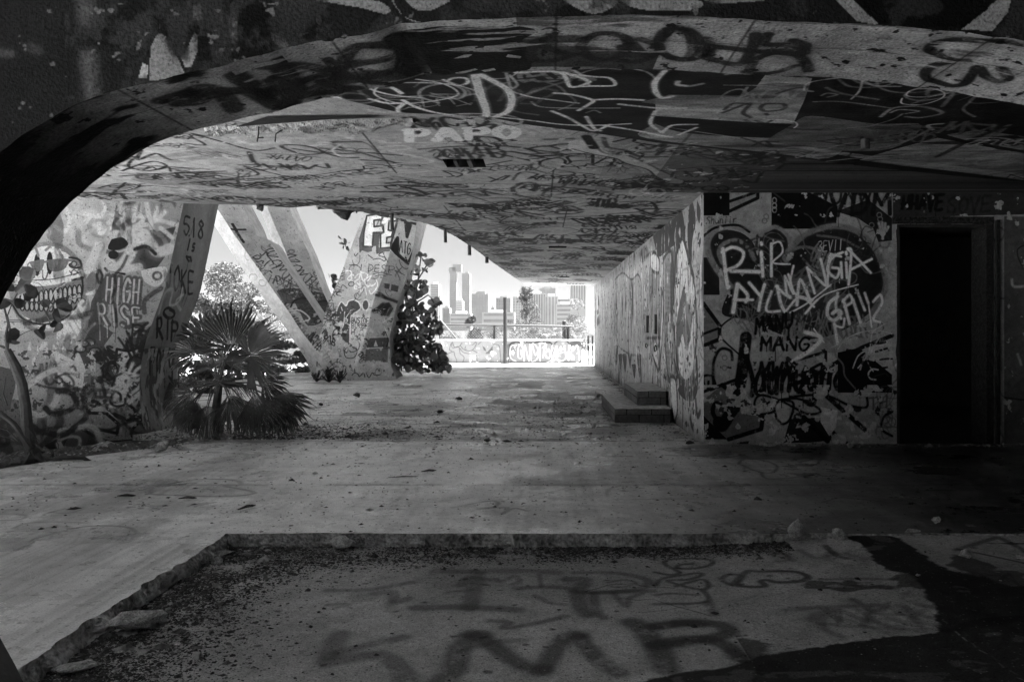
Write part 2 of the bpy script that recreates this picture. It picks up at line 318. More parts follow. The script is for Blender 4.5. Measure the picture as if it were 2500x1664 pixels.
for y in (6.93, 12.6, 16.2, 20, 24.5): cf.line([(1, y - 5), (17, y - 5)], .022, .06, .2, .8, False); cf.line([(1, y - 5), (17, y - 5)], .10, .18, .5, .3, False)
[cf.line([(x, 4.62), (x, 25)], .02, .07, .2, .7, False) for x in (3.4, 6.9, 10.4)]; cf.specks(3000, .06, 3, 18, .7)
K = .3916
cf.T = (K, 0, 1050)
for st, wd, v, al in [('930,395 1000,400 1350,412 1550,400 1570,380 1400,345 1500,340 1460,310 1250,305 1000,345 930,395', .045, .10, .7), ('950,380 1020,340 1250,318 1450,330', .03, .5, .5),
    ('120,720 150,680 500,580 800,580 900,620 870,690 500,735 200,745 120,720', .05, .5, .5), ('180,720 240,670 520,600 780,600 850,640', .03, .11, .7),
    ('0,495 150,470 400,410 560,370 700,330', .035, .55, .7), ('680,290 800,270 930,232', .03, .6, .8), ('1100,258 1320,218', .03, .6, .7), ('300,515 400,490 510,482', .04, .12, .7), ('310,510 420,515 520,490', .03, .12, .6),
    ('1790,352 2050,348 2060,320 1900,316', .03, .6, .8), ('1910,305 2030,268 2150,262', .03, .6, .7), ('0,520 110,520 160,535 120,555 0,560', .03, .13, .6),
    ('0,775 200,770 440,772', .03, .5, .5), ('0,860 200,800 330,830 340,860 240,920 60,970', .05, .52, .6), ('80,610 160,580 300,570 540,575', .03, .13, .6)]: cf.line(st, wd, v, .35, al)
for i in range(13):
    x = 250 + i * 42 + rnd.randint(-12, 12); cf.line('%d,%d %d,%d %d,%d' % (x, 735 - i * 2 - rnd.randint(0, 30), x + 50, 690, x + 90, 620 + rnd.randint(0, 40)), .015, .15, .5, rnd.uniform(.15, .45))
    x = 1020 + i * 30 + rnd.randint(-8, 8); cf.line('%d,%d %d,%d' % (x, 392 - i * 2 - rnd.randint(0, 15), x + 70, 325 + rnd.randint(0, 20)), .015, .14, .4, rnd.uniform(.2, .6))
cf.T = (K, 800, 1050)
for st, wd, v, al in [('830,310 900,320 950,250', .03, .5, .8), ('1120,290 1190,295 1180,275 1110,280', .025, .6, .8), ('1085,325 1140,345 1210,330 1200,318', .025, .55, .8), ('1195,415 1215,370', .03, .55, .8), ('1440,290 1520,290 1520,268 1440,268', .02, .5, .6),
    ('780,480 1000,440 1060,450 1040,475 940,490 1120,480 1090,520 1160,485 1240,500', .035, .12, .6), ('1740,410 1750,370 1830,345 1850,380', .025, .14, .5), ('1350,320 1400,335 1440,325', .02, .5, .6), ('1900,430 2298,425', .012, .07, .8)]: cf.line(st, wd, v, .35, al)
cf.T = (K, 1600, 1050)
for st, wd, v, al in [('520,210 540,185 620,180 720,200 760,230 720,265 620,250 540,215', .035, .06, .7), ('660,260 700,300 900,290 1000,275', .035, .06, .7), ('850,190 920,170 980,180 900,200 1000,215 1040,180 1180,215', .035, .06, .7),
    ('190,335 330,345 300,325 420,360 450,400', .025, .5, .6), ('1700,320 1800,305 1920,320 1850,335 1720,330', .04, .03, .8), ('1600,375 1850,372', .04, .03, .8), ('1040,450 1150,420 1300,430 1750,480', .025, .10, .6), ('870,350 900,370 860,385', .02, .5, .6)]: cf.line(st, wd, v, .35, al)
cf.rtags(16, 10.3, 16.5, .4, 4, (.7, 1.6), (.25, .6), (.02, .045), (.06, .09, .5, .12), (0, .4), (.3, .6), 12)
cf.rtags(12, 2, 9, .4, 4.2, (.6, 1.4), (.2, .5), (.015, .03), (.5, .12, .45), (0, .4), (.15, .4), 13)
cf.a *= 1 - .90 * sstep(1.0, 4.4, xx + .25 * (9.4 - yy) + 1.3 * (fbm(cf.h, cf.w, 150, 4, 77) - .5)) * (fbm(cf.h, cf.w, 90, 4, 78) * .6 + .6).clip(0, 1)  # black paint and painted-in shade over the right-hand slab
cf.T = (1, 0, 0)
for st_, v_, al_, sd_ in [('1190,985 1260,962 1360,955 1470,962 1480,1000 1400,1018 1290,1015 1200,1005', .05, .75, 301), ('1130,955 1180,940 1240,935 1230,950 1170,962', .07, .7, 303), ('1240,950 1290,930 1330,930 1310,955', .06, .7, 305), ('840,1075 900,1050 1010,1048 1030,1062 960,1076', .06, .7, 307), ('430,1078 500,1050 640,1040 760,1035 800,1060 700,1078', .06, .7, 309), ('1110,1072 1180,1050 1250,1048 1240,1070', .07, .6, 311), ('1380,920 1420,915 1440,930 1400,940', .08, .6, 313), ('1200,925 1260,915 1290,920 1240,932', .09, .6, 315), ('880,985 1000,970 1100,985 1080,1010 960,1015', .10, .45, 317), ('1300,1040 1420,1030 1560,1045 1500,1068 1340,1065', .10, .45, 319), ('1640,1090 1800,1085 2200,1085 2400,1100 2400,1130 2000,1120 1700,1115', .06, .5, 321)]: cf.stain(st_, v_, .25, .5, al_, sd_)
for st_, sd_ in [('930,960 1040,945 1180,940 1180,960 1060,985 960,990', 331), ('640,930 800,928 1100,905 1350,905 1340,925 1000,940 700,950', 333), ('1090,1095 1210,1090 1230,1150 1180,1260 1090,1260', 335), ('700,1100 900,1095 900,1160 760,1200 640,1160', 337)]: cf.stain(st_, .72, .5, .5, .6, sd_)  # pale patches painted in as pools and a streak of daylight
cf.cracks(26, 1, 14, .4, 9, (.4, 2.5), .009, .06, 15); cf.specks(26000, .10, 1, 16); cf.specks(9000, .8, 1, 17, .5)
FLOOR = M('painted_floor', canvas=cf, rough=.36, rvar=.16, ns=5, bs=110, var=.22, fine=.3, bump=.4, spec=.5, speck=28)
EDGE = M('broken_slab_edge', .5, ns=9, bs=45, var=.6, bump=1, bdist=.04, fine=.5)
def jag(x, s=.03, k=3.1): return s * mnoise.noise(Vector((x * k, 4.2, 0))) + s * .5 * mnoise.noise(Vector((x * k * 4, 9.2, 0)))
XE, YE = -2.1, 5.28
path = [(XE + jag(y + 50, .05), y) for y in np.arange(-5.0, YE, .03)] + [(x, YE + jag(x, .025)) for x in np.arange(XE, 9, .03)]
outline = path + [(9, 30.2), (-8.1, 30.2), (-8.1, 14), (-7.2, 11.5), (-4.5, 9.75), (-4.5, 9.0), (-5.0, 8.3), (-5.3, 7.6), (-7.5, 6.6), (-7.5, -5)]
fv = [(x, y, 0) for x, y in outline]; tri = tessellate_polygon([[Vector(v) for v in fv]])
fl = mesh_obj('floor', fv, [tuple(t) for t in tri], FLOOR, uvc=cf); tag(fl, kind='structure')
def flip_up(o):
    bm = bmesh.new(); bm.from_mesh(o.data)
    for f in bm.faces:
        if f.normal.z < 0: f.normal_flip()
    bm.to_mesh(o.data); bm.free()
flip_up(fl)
eb = MB(); rows = 6; n = len(path); vs = []
for j in range(rows):
    t = j / (rows - 1)
    for i, (x, y) in enumerate(path):
        on_left = i < sum(1 for q in path if q[0] < XE + .06 and q[1] < YE - .02)
        k = .05 * mnoise.noise(Vector((x * 9, y * 9, t * 2.2))) + .03 * mnoise.noise(Vector((x * 25, y * 25, t * 5)))
        k = (k + .02) * math.sin(math.pi * min(1, t * 1.1)) * (1 if j else 0) + .015 * t
        vs.append((x + (k if on_left else 0), y - (0 if on_left else k), -.001 - .15 * t))
fs = [(j * n + i, (j + 1) * n + i, (j + 1) * n + i + 1, j * n + i + 1) for j in range(rows - 1) for i in range(n - 1)]
tag(mesh_obj('floor_edge', vs, fs, EDGE), kind='structure')
sk = MB(); sk.add([(x, y, z) for x, y in outline[len(path):] + [outline[0]] for z in (-.002, -.3)], [(2 * i, 2 * i + 1, 2 * i + 3, 2 * i + 2) for i in range(len(outline) - len(path))])
tag(sk.build('floor_side', EDGE), kind='structure')

# sunken floor in front
cp = Canvas('pit', (-2.3, 1.0, 0), (1, 0, 0), (0, 1, 0), 9, 4.4, 180, 180, .46, proj=lambda px, py: G(px, py, -.08))
cp.grain(.24, .9, 51); cp.grain(.12, .01, 54); cp.grain(.10, .02, 52); cp.grain(.08, .15, 53)
K = .3916; cp.T = (K, 800, 1050)
D1 = .085
for st, wd, al in [('680,870 900,872 1250,868 1420,880', .09, .5), ('930,880 920,960 880,1100', .10, .55), ('550,1100 800,1095 1180,1110', .09, .6), ('830,960 870,910 1000,920', .06, .5), ('750,1000 900,985', .05, .4),
    ('1050,915 1080,935 1170,900 1190,935 1150,950', .045, .5), ('1320,890 1330,965', .03, .5), ('1185,975 1350,968 1500,975 1560,1000 1750,1000 2020,995', .06, .55), ('1500,920 1600,925 1560,1000 1580,1090 1620,1140', .10, .65),
    ('1540,880 1800,885 1980,920 1990,960 1900,990 1650,1005', .06, .55), ('1660,1010 1680,1120 1720,1160', .06, .6), ('1750,940 1850,925 1920,945 1830,970 1760,965', .025, .5), ('1780,1005 1860,1090 1880,1040 1960,1010', .04, .5),
    ('0,990 250,985 520,940', .06, .5), ('300,1010 400,1000 420,1060 500,1040', .07, .5), ('400,1060 390,1110', .06, .4), ('1010,1180 1130,1190 1100,1225 1300,1195 1480,1150', .05, .55), ('1290,1020 1400,1070 1480,1075', .04, .4),
    ('0,1400 80,1260', .10, .6), ('60,1380 250,1330 480,1280', .07, .55), ('0,1440 200,1400 350,1400 450,1470 500,1568', .11, .6), ('700,1568 790,1480 820,1360 880,1300 960,1270', .12, .7), ('900,1260 1000,1310 1150,1420 1300,1490 1340,1480', .10, .75),
    ('1340,1480 1420,1360 1500,1270 1560,1270', .10, .75), ('1560,1270 1640,1370 1740,1460 1810,1500', .10, .75), ('830,1370 1050,1310 1230,1300', .05, .4), ('2110,1480 2060,1350 1960,1230 1900,1190', .13, .8), ('2060,1215 2200,1195 2320,1200', .09, .75), ('2060,1335 2200,1320 2320,1300', .09, .8),
    ('0,1080 80,1075 130,1080 60,1095', .04, .4), ('840,1270 900,1275', .05, .5)]: cp.line(st, wd, .09, .5, al)
cp.T = (K, 1600, 1050)
for st, wd, al in [('0,880 90,895 150,880 60,830 90,800 250,800 350,815 340,845 240,860 140,855 150,835 230,832', .035, .75), ('0,960 60,915 250,890 290,900 220,925 80,930 160,960 290,990 330,970 300,930 200,945 130,965', .035, .75), ('0,1020 100,1010 260,1020', .03, .6), ('0,1075 320,1065 300,1000', .035, .7), ('330,1070 370,1145', .05, .5),
    ('410,930 460,905 540,920 490,970 420,945', .035, .8), ('490,970 580,985 680,985 660,955 700,950 760,965 900,965 950,940 860,905 640,895 580,890 530,925 490,960', .045, .85), ('400,780 560,780 640,770 800,800 860,840', .04, .45), ('730,800 800,790 830,830 760,840', .03, .5), ('900,780 1000,830 1080,820', .05, .5), ('1060,760 1130,820 1200,840', .05, .6),
    ('1030,960 1300,968 1500,985', .04, .5), ('1080,1010 1300,1010 1500,1040', .04, .45), ('810,1135 1000,1130 1250,1130 1440,1135 1350,1165 1280,1120 1230,1090', .05, .55), ('980,1200 1000,1170 1100,1150', .06, .5), ('0,1215 150,1195 320,1195 430,1220 450,1260 350,1290', .10, .8), ('0,1330 150,1300 320,1300 450,1340 520,1410', .10, .8), ('480,1370 560,1430', .07, .6),
    ('1060,1180 1040,1240 1100,1290 1160,1310', .04, .4), ('1880,810 2100,740 2160,740 2340,840', .05, .7), ('1890,805 2100,850 2300,895', .03, .8), ('1480,660 1560,690 1500,700', .03, .7), ('1560,650 1650,700 1700,690', .03, .7)]: cp.line(st, wd, .08, .5, al)
cp.rtags(10, 3.6, 5.4, 2.2, 3.9, (.4, .8), (.2, .4), (.02, .04), (.09,), (0, .3), (.2, .45), 61)
# black paint at the right and bottom
cp.stain('1160,660 1380,850 1400,900 1560,970 1640,1060 1650,1120 1750,1190 1740,1280 1800,1320 2600,1200 2600,1030 2250,1060 2100,1000 1850,950 1700,860 1450,720 1300,680', .022, .14, .3, .93, 71)
cp.stain('-300,1620 100,1500 420,1480 560,1425 1100,1360 1700,1310 2600,1230 2600,1568 2600,2300 -300,2300', .026, .08, .2, .93, 73)
cp.peel(.25, .60, .66, .035, 63, 3.2, None, 1.6, 4.1, .7, 1.6, 1); cp.peel(.12, .64, .70, .2, 64, 2.4, None, 0, 2.6, .5, 2, 1)
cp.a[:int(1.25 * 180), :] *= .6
cp.peel(.3, .64, .68, .30, 66, 0, None, 0, None, .3)
[cp.line([(4.2 + rnd.uniform(-.01, .01), 4.2 - i * .07), (4.2 + rnd.uniform(-.01, .01), 4.16 - i * .07)], .006, .32, .4, rnd.uniform(0, .8)) for i in range(42)]
for i in range(260):
    x, y = rnd.uniform(0, 8), rnd.uniform(1, 4.2); cp.line([(x, y), (x + rnd.uniform(-.02, .02), y + .005)], rnd.uniform(.008, .03), rnd.choice((.05, .05, .4)), .3, .7)
cp.cracks(9, .5, 8, 1.5, 4, (.3, 1.6), .007, .05, 75); cp.specks(9000, .6, 1, 76, .6); cp.specks(14000, .04, 1, 77)
PIT = M('pit_floor', canvas=cp, rough=.85, ns=6, bs=130, var=.15, fine=.35, bump=.8, spec=.25, speck=60)
gx = np.arange(-2.35, 9.01, .06); gy = np.arange(-5, 5.41, .08); vs = []
def pitz(x, y):
    t = min(1, max(0, (x - .8) / 1.3)); return -.085 + .06 * t + (.012 if x > 1.93 else 0) + .004 * mnoise.noise(Vector((x, y, 0)))
for y in gy:
    for x in gx: vs.append((x, y, pitz(x, y)))
nx = len(gx); fs = [(j * nx + i, j * nx + i + 1, (j + 1) * nx + i + 1, (j + 1) * nx + i) for j in range(len(gy) - 1) for i in range(nx - 1)]
tag(mesh_obj('sunken_floor', vs, fs, PIT, uvc=cp, smooth=True), kind='structure')

# ------------------------------------------------------------ near arch
DF, DB = 3.0, 3.62
front = [(0, 373), (92, 306), (230, 237), (363, 203), (555, 157), (708, 115), (900, 80), (991, 57), (1100, 50), (1221, 45), (1450, 38), (1600, 38), (1753, 42), (1944, 53), (2136, 59), (2327, 77), (2500, 99), (2700, 135), (3000, 210)]
prof = [((x - CX) / F * DF, H + (CY - y) / F * DF) for x, y in front]
leg = [((x - CX) / F * DB, H + (CY - y) / F * DB) for x, y in [(166, 500), (128, 545), (84, 600), (45, 665), (5, 735)]]
prof = [p for p in prof if p[0] > -2.05]
leg = leg[::-1]
low = [(-3.0, -.12), (-2.97, .1), (-2.82, .5), (-2.66, .9), (-2.56, 1.25)]
pr = low + leg + prof
pr = smooth_pts([(a, b) for a, b in pr], 9); pr = [(a + .004 * mnoise.noise(Vector((a * 14, b * 14, 1))), b + .007 * mnoise.noise(Vector((a * 11, b * 11, 0))) - .010 * max(0, mnoise.noise(Vector((a * 4, b * 4, 7))))) for a, b in pr]
def soff(X):
    best = None
    for (a, b), (c, d) in zip(pr[:-1], pr[1:]):
        if (a - X) * (c - X) <= 0 and a != c and b > 1.6: best = b + (d - b) * (X - a) / (c - a)
    return best if best is not None else 2.3
def proj_soff(px, py):
    lo, hi = 2.6, 4.2
    for _ in range(24):
        mid = (lo + hi) / 2
        if H + (CY - py) / F * mid > soff((px - CX) / F * mid): hi = mid
        else: lo = mid
    return Vector(((px - CX) / F * mid, mid, 2.5))
cs = Canvas('soffit', (-2.7, 2.9, 2.5), (1, 0, 0), (0, 1, 0), 7.2, .9, 260, 400, .33, proj=proj_soff)
cs.grain(.3, .5, 81, 2, .5); cs.grain(.12, .05, 82)
cs.a *= (1 - .88 * sstep(1.25, .55, (np.arange(cs.w) / cs.ru)[None, :] + .35 * (fbm(cs.h, cs.w, 60, 4, 85) - .5)))
cs.peel(.3, .50, .58, .02, 83, 0, 1.7, 0, None, 1, 1.5, .6); cs.T = (.3827, 0, 0)
cs.peel(.4, .54, .62, .03, 84, 1.2, 3.2, 0, None, .8, 1.8, .5)
for st, wd, v in [('1180,600 1300,560 1420,600 1500,700', .09, .04), ('1430,580 1600,590 1780,680 1850,620 1800,450 1700,420', .09, .04), ('1500,480 1620,560 1740,600', .09, .04), ('1800,440 1900,560 1880,640 1850,720', .08, .05), ('1880,540 2100,470 2200,490 2000,430 1850,420', .07, .05), ('1900,600 2100,590 2240,580', .06, .05),
    ('1040,640 1200,600 1280,640 1150,660', .09, .03), ('2080,590 2260,560 2352,600', .06, .05), ('1700,600 1750,560 1720,520 1740,490', .04, .05)]: cs.line(st, wd, v, .3, .9)
cs.T = (.3827, 800, 0)
cs.poly('480,200 700,170 1200,170 1330,200 1240,260 1280,330 1290,440 1100,470 700,500 660,440 560,330 460,280', .015, 1, True)
for st, wd in [('60,500 150,320 300,290 450,300 500,380 430,440 250,500', .07), ('0,380 100,470 300,530 500,520 700,480', .05), ('420,240 500,300 500,420 560,460', .09), ('-50,520 100,560 200,560', .05), ('560,330 600,400 560,430', .05),
    ('1420,190 1420,240 1320,270 1350,290 1500,340 1560,345', .055), ('1320,270 1300,370 1420,390 1600,340', .05), ('1610,300 1680,230 1800,215 1910,250 1900,330 1800,380 1680,370 1610,300', .05), ('1910,250 1990,330 2000,350 1920,350 1880,300', .06), ('1880,390 1980,395 2100,340 2110,290 1990,250', .05),
    ('2120,260 2180,200 2290,200 2330,300 2290,380 2200,370 2120,330', .05)]: cs.line(st, wd, .05, .25, .95)
cs.poly('800,375 870,350 925,348 900,365', .33); cs.poly('1135,365 1150,348 1235,360 1230,374', .33); cs.poly('812,465 940,438 960,445 830,478', .33); cs.poly('980,450 1060,435 1075,448 1000,460', .33)
cs.T = (.3827, 1600, 0)
for st, wd, v in [('0,300 60,200 160,180 260,230 290,330 220,380 100,370', .055, .05), ('330,250 350,320 330,370 540,410 620,300 640,220', .055, .05), ('350,300 560,320 640,330 860,330 940,380 980,450', .055, .05), ('600,450 640,380 760,340 900,350 960,330 860,290 700,280 720,220', .05, .05), ('880,260 960,290 930,340', .05, .05), ('570,460 720,470 900,420', .04, .05),
    ('2352,320 2250,270 2000,255 1800,270 1750,320 1850,370 1980,390 1850,400 1740,440 1730,500 1850,540 1960,540 2020,480 2060,430 2110,490 2190,520 2250,500 2210,440', .05, .03)]: cs.line(st, wd, v, .3, .95)
cs.peel(.12, .62, .68, .36, 86, 1.5, None, 0, .5, .8, 4, .5); cs.peel(.3, .60, .68, .06, 87, 2.6, None, 0, .35, .7, 3, .5); cs.peel(.05, .70, .74, .03, 89)
cff = Canvas('arch_face', (-3.4, 3.0, 1.0), (1, 0, 0), (0, 0, 1), 7.6, 2.4, 220, 220, .012)
cff.grain(.3, .5, 91); cff.T = (.3827, 0, 0)
cff.poly('-2000,-500 520,-500 560,300 600,640 0,990 -2000,2000', .013); cff.line('540,-200 560,300 600,640', .06, .10, .8, .6)
cff.line('200,310 240,325', .04, .04, .5, .8); cff.line('0,340 70,345', .03, .05, .5, .8)
for p_ in ['950,520 960,300 1000,225 1050,240 1130,360 1180,470 1100,500']: cff.poly(p_, .16, 1)
for p_ in ['1130,310 1180,340 1240,210 1265,225 1260,330 1220,430 1180,430', '1230,40 1280,30 1290,130 1235,135', '1470,30 1490,5 1525,50 1510,270 1480,280 1460,180', '1720,205 1760,215 1800,215 1840,300 1790,310 1740,260', '1100,70 1150,95 1110,100', '1360,60 1410,60 1400,90', '1370,320 1440,300 1420,350 1380,345', '2020,70 2060,120 2040,165 2015,140', '880,500 910,400 945,420 940,500', '1010,150 1025,155 1020,190', '1690,30 1780,15 1770,35', '1880,225 1980,205 1920,232', '2080,5 2352,-40 2352,30 2200,10']:
    cff.poly(p_, .24)
for st, wd in [('1030,0 1050,150 1150,320', .07), ('1300,0 1320,300 1420,380 1500,300 1530,0', .10), ('1620,0 1640,330 1720,340', .10), ('1700,100 1750,200 1900,200 2020,150 2010,0', .08), ('560,250 700,220 860,60', .09)]: cff.line(st, wd, .006, .4, .9)
cff.T = (.3827, 800, 0)
for p_ in ['-100,0 280,0 400,60 360,90 200,50', '420,0 450,60 520,130 600,145 480,100 410,10', '490,0 560,60 640,70 720,40 770,0', '1500,0 1600,60 1700,90 1800,60 1830,0', '1860,0 1950,50 2100,70 2352,60 2352,0']: cff.poly(p_, .17, 1, True)
cff.T = (.3827, 1600, 0)
cff.poly('0,0 260,0 200,30 60,60 0,60', .16); cff.poly('300,0 730,0 600,15 400,25', .18)
cff.poly('1150,0 1240,-20 1420,150 1400,160 1280,135', .2); cff.poly('1950,190 2150,200 2250,80 2270,0 2180,0', .2)
cff.poly('1260,0 2150,-20 2120,60 1950,190 1420,150', .006, 1)
cff.k = .1; cff.peel(.12, .52, .60, .03, 93, 1.6, 7, .5, 2.4, .7); cff.peel(.05, .72, .75, .10, 94)
[cs.line([(x, 0), (x + .01, .9)], .010, .03, .3, .7, False) for x in (1.1, 1.9, 2.75, 3.5, 4.4, 5.2, 6.1)]; cs.line([(0, .36), (7, .37)], .008, .05, .3, .5, False)
cs.k = .55
SOF = M('soffit_paint', speck=50, fine=.35, canvas=cs, spec=.12, rough=.7, ns=8, bs=80, var=.25, bump=.7, bdist=.008)
AFM = M('arch_face_paint', speck=70, fine=.4, canvas=cff, spec=.05, rough=.75, ns=8, bs=80, var=.2, bump=.7, bdist=.008)
A = empty('concrete_arch', (-2, 3.3, 0), 'dark graffiti covered concrete arch spanning the whole foreground, its leg at the left edge', 'arch')
n = len(pr)
vs = [(x, DF, z) for x, z in pr] + [(x, DB, z) for x, z in pr]
mesh_obj('soffit', vs, [(i, i + 1, n + i + 1, n + i) for i in range(n - 1)], SOF, A, cs, True)
top = 3.6
fr = [Vector((x, DF, z)) for x, z in pr] + [Vector((pr[-1][0], DF, top)), Vector((-4.4, DF, top)), Vector((-4.4, DF, -.12))]
tr_ = tessellate_polygon([[Vector((v.x, v.z, 0)) for v in fr]])
mesh_obj('front_face', fr, [tuple(t) for t in tr_], AFM, A, cff)
bk = [Vector((v.x, DB, v.z)) for v in fr]
mesh_obj('back_face', bk, [tuple(t) for t in tr_], DARKC, A)
n3 = len(fr); ft = MB(); vs_ = [P(x, y, d) for d in (2.35, 2.6) for x, y in ((-200, 1380), (-60, 1478), (0, 1555), (36, 1620), (84, 1720), (110, 1900), (-200, 1900))]; ft.add(vs_, [(0, 1, 2, 3, 4, 5, 6)[::-1], (7, 8, 9, 10, 11, 12, 13)] + [(i, (i + 1) % 7, 7 + (i + 1) % 7, 7 + i) for i in range(7)]); ft.build('leg_foot', M('black_painted_concrete', .015, ns=4, bs=40, var=.4), A)
mesh_obj('outer_face', fr + bk, [(i, i + 1, n3 + i + 1, n3 + i) for i in range(n - 1, n3 - 1)] + [(n3 - 1, 0, n3, 2 * n3 - 1)], DARKC, A)
# ------------------------------------------------------------ ceiling
ZC, ZL = 2.965, 2.85
def Cc(px, py, z=ZC):
    D = (z - H) * F / (CY - py); return ((px - CX) / F * D, D)
cc = Canvas('ceiling', (-8, 4.6, ZC), (1, 0, 0), (0, 1, 0), 10.4, 25.2, 170, 110, .40)
cc.grain(.14, 1.3, 101); cc.grain(.08, .12, 102, 5, 1)
cc.patches(26, 0, 10, 1.3, 8, (.5, 2.4), (.3, 1.0), (.24, .28, .42, .2, .46), (.3, .7), 103)
cc.patches(40, 5.5, 10, 7, 25, (.4, 1.6), (.5, 2), (.2, .45, .15, .5, .28), (.3, .6), 104)
BL = (.015, .02, .03, .02, .06, .015)
cc.rtags(50, .4, 9.6, 1.6, 5.6, (.4, 1.1), (.16, .42), (.02, .055), BL, (0, .3), (.8, 1), 105)
cc.rtags(60, 4.5, 10, 5.2, 10.5, (.3, 1.0), (.25, .7), (.03, .08), BL, (0, .4), (.8, 1), 106)
cc.rtags(64, 5.8, 10, 9, 24.8, (.3, .8), (.3, 1.0), (.03, .09), BL, (0, .5), (.8, 1), 107)
cc.rtags(170, .5, 10, 1.6, 12, (.2, .6), (.10, .25), (.009, .02), BL, (0, .5), (.6, 1), 118); cc.rtags(90, 5.5, 10, 8, 24, (.3, .7), (.2, .6), (.015, .035), BL, (0, .5), (.6, 1), 119)
cc.rtags(12, 1, 9, 1.6, 8, (.4, 1.0), (.2, .5), (.015, .03), (.6, .55), (0, .4), (.4, .8), 108)
cc.scrib(40, .5, 9.8, 1.6, 12, (.5, 2.0), (.015, .04), BL + (.55,), (.4, .9), 109)
cc.scrib(16, 5.5, 9.8, 10, 25, (.8, 2.0), (.03, .08), BL, (.4, .9), 110)
cc.T = (.3827, 0, 0)
for st, wd, v, al in [('720,1060 800,1020 860,1000 820,1060 940,1090 1060,1060 980,1030 860,1060 780,1090', .035, .02, 1), ('900,960 880,1020 990,980 1060,1010 1090,1020', .04, .02, 1), ('1120,880 1200,870 1310,925 1180,915', .03, .02, .9), ('1220,850 1400,900 1620,960 1750,945', .035, .02, .9), ('1590,970 1650,1050 1900,1060', .05, .03, .9),
    ('1400,1150 1540,1130 1650,1110 1560,1060 1660,1085 1880,1140', .035, .02, .9), ('1560,1190 1700,1160 1850,1190 1700,1200 1600,1195', .03, .02, .9), ('630,1200 760,1170 890,1190 740,1225 800,1165', .03, .02, 1), ('880,1105 1050,1118', .03, .02, 1), ('1500,880 1700,860 2000,830 2200,800', .10, .55, .35), ('1520,900 1620,920 1800,900 1900,880', .08, .6, .35), ('2200,950 2120,910 2300,905', .05, .05, .8),
    ('1980,930 2160,920 2120,960 2180,1000 2250,990', .025, .6, .8), ('1000,1010 1340,960 1380,990 1100,1030', .14, .2, .5)]: cc.line(st, wd, v, .35, al)
for i in range(3): cc.line([(1.0 + i * .9, 4.6 + .2 * i), (1.6 + i * .9, 4.3), (2.2 + i, 4.8)], .03, .04, .3, .8)
cc.T = (.3827, 800, 0)
cc.text('PAPO', (490, 905), (1250, 880), (-8, -75), .08, .85, .2, 1, .03, .74)
for st, wd, v, al in [('330,912 600,912 900,910 1200,905', .03, .6, .7), ('560,790 640,810 690,780 720,810', .035, .04, 1), ('740,785 820,805 830,790', .03, .05, 1), ('860,790 990,800 930,815', .03, .05, 1), ('950,930 1060,920 1080,950 960,955 950,930', .03, .03, 1), ('1120,785 1170,800 1260,790', .025, .05, .8), ('340,935 480,930 520,950 400,965 620,1010 650,1040 420,1050 640,1090 420,1105', .045, .6, .55),
    ('600,1130 800,1125 740,1090 860,1110 820,1130 980,1080 1070,1090', .03, .03, .95), ('1000,1055 1170,1025', .03, .03, .95), ('1000,1065 1150,1058', .03, .03, .95), ('1180,1200 1250,1165 1330,1175 1320,1220', .06, .06, .9), ('1180,1200 1190,1235 1230,1248', .06, .06, .9), ('1420,1255 1370,1250 1400,1215 1500,1190 1540,1140', .045, .08, .8),
    ('1030,1130 1100,1150 1160,1120', .035, .03, .9), ('1040,1160 1140,1120', .035, .03, .9), ('1180,1150 1230,1100 1340,1110 1280,1140 1380,1120', .035, .03, .9), ('890,1355 980,1370 920,1310 1000,1320', .03, .03, .9), ('1000,1330 1060,1320 1090,1350 1020,1365 1000,1330', .03, .02, 1), ('1090,1330 1300,1270 1330,1300 1100,1340 1380,1390', .035, .02, 1), ('1160,1380 1100,1420 1230,1440 1200,1460', .035, .03, .9),
    ('380,1170 520,1160 650,1190 420,1180 560,1210 640,1240', .08, .03, .9), ('230,1225 480,1225 600,1250 440,1250', .09, .03, .9), ('0,1285 150,1270 350,1265 300,1285 60,1300', .08, .06, .7), ('0,1165 120,1190 260,1205', .025, .03, .9), ('1560,1310 1760,1270 1900,1260', .02, .04, .7),
    ('1860,1310 1990,1290 2130,1290 1900,1320 2100,1310', .06, .02, .95), ('1870,1290 2050,1285 2100,1330', .05, .02, .95), ('1790,1365 2000,1350 1960,1330 2080,1370 2200,1390', .05, .02, .95), ('1620,1180 1830,1140 1760,1190', .03, .04, .9), ('1560,1170 1800,1195 1820,1215', .03, .04, .9),
    ('1760,880 1790,940 1900,960 2000,1000 2160,1000', .05, .05, .8), ('1390,890 1560,885', .06, .05, .7), ('1390,935 1560,915', .06, .05, .7), ('2050,950 2150,920 2100,990', .05, .05, .8), ('1900,860 2100,850 2200,870', .04, .05, .8)]: cc.line(st, wd, v, .35, al)
for o in (0, 110): cc.oval(1985 + o, 1225, 55, 22, .6, .6, .04, .9, False)
cc.line('1480,1100 1560,1100 1570,1115 1480,1125', .03, .05, .3, .9)
for st in ['215,840 440,1105', '1440,1085 1425,1255', '0,1240 700,1270 1420,1262', '560,1170 2000,1180', '1525,1345 1500,1450', '1160,1270 2352,1230', '740,1310 860,1455']: cc.line(st, .018, .03, .2, .8, False)
cc.T = (.2551, 950, 550)
for st, wd, v, al in [('1030,240 1200,235 1400,245 1180,265 1040,285', .25, .03, .9), ('1150,155 1300,150 1400,170 1250,185 1680,165', .14, .03, .9), ('630,100 760,130 860,160', .2, .05, .8), ('1700,360 1850,390 2000,370', .1, .04, .8), ('1640,430 1700,400 1780,420 1760,445', .3, .06, .6), ('1060,440 1200,430 1240,455', .4, .08, .6)]: cc.line(st, wd, v, .4, al)
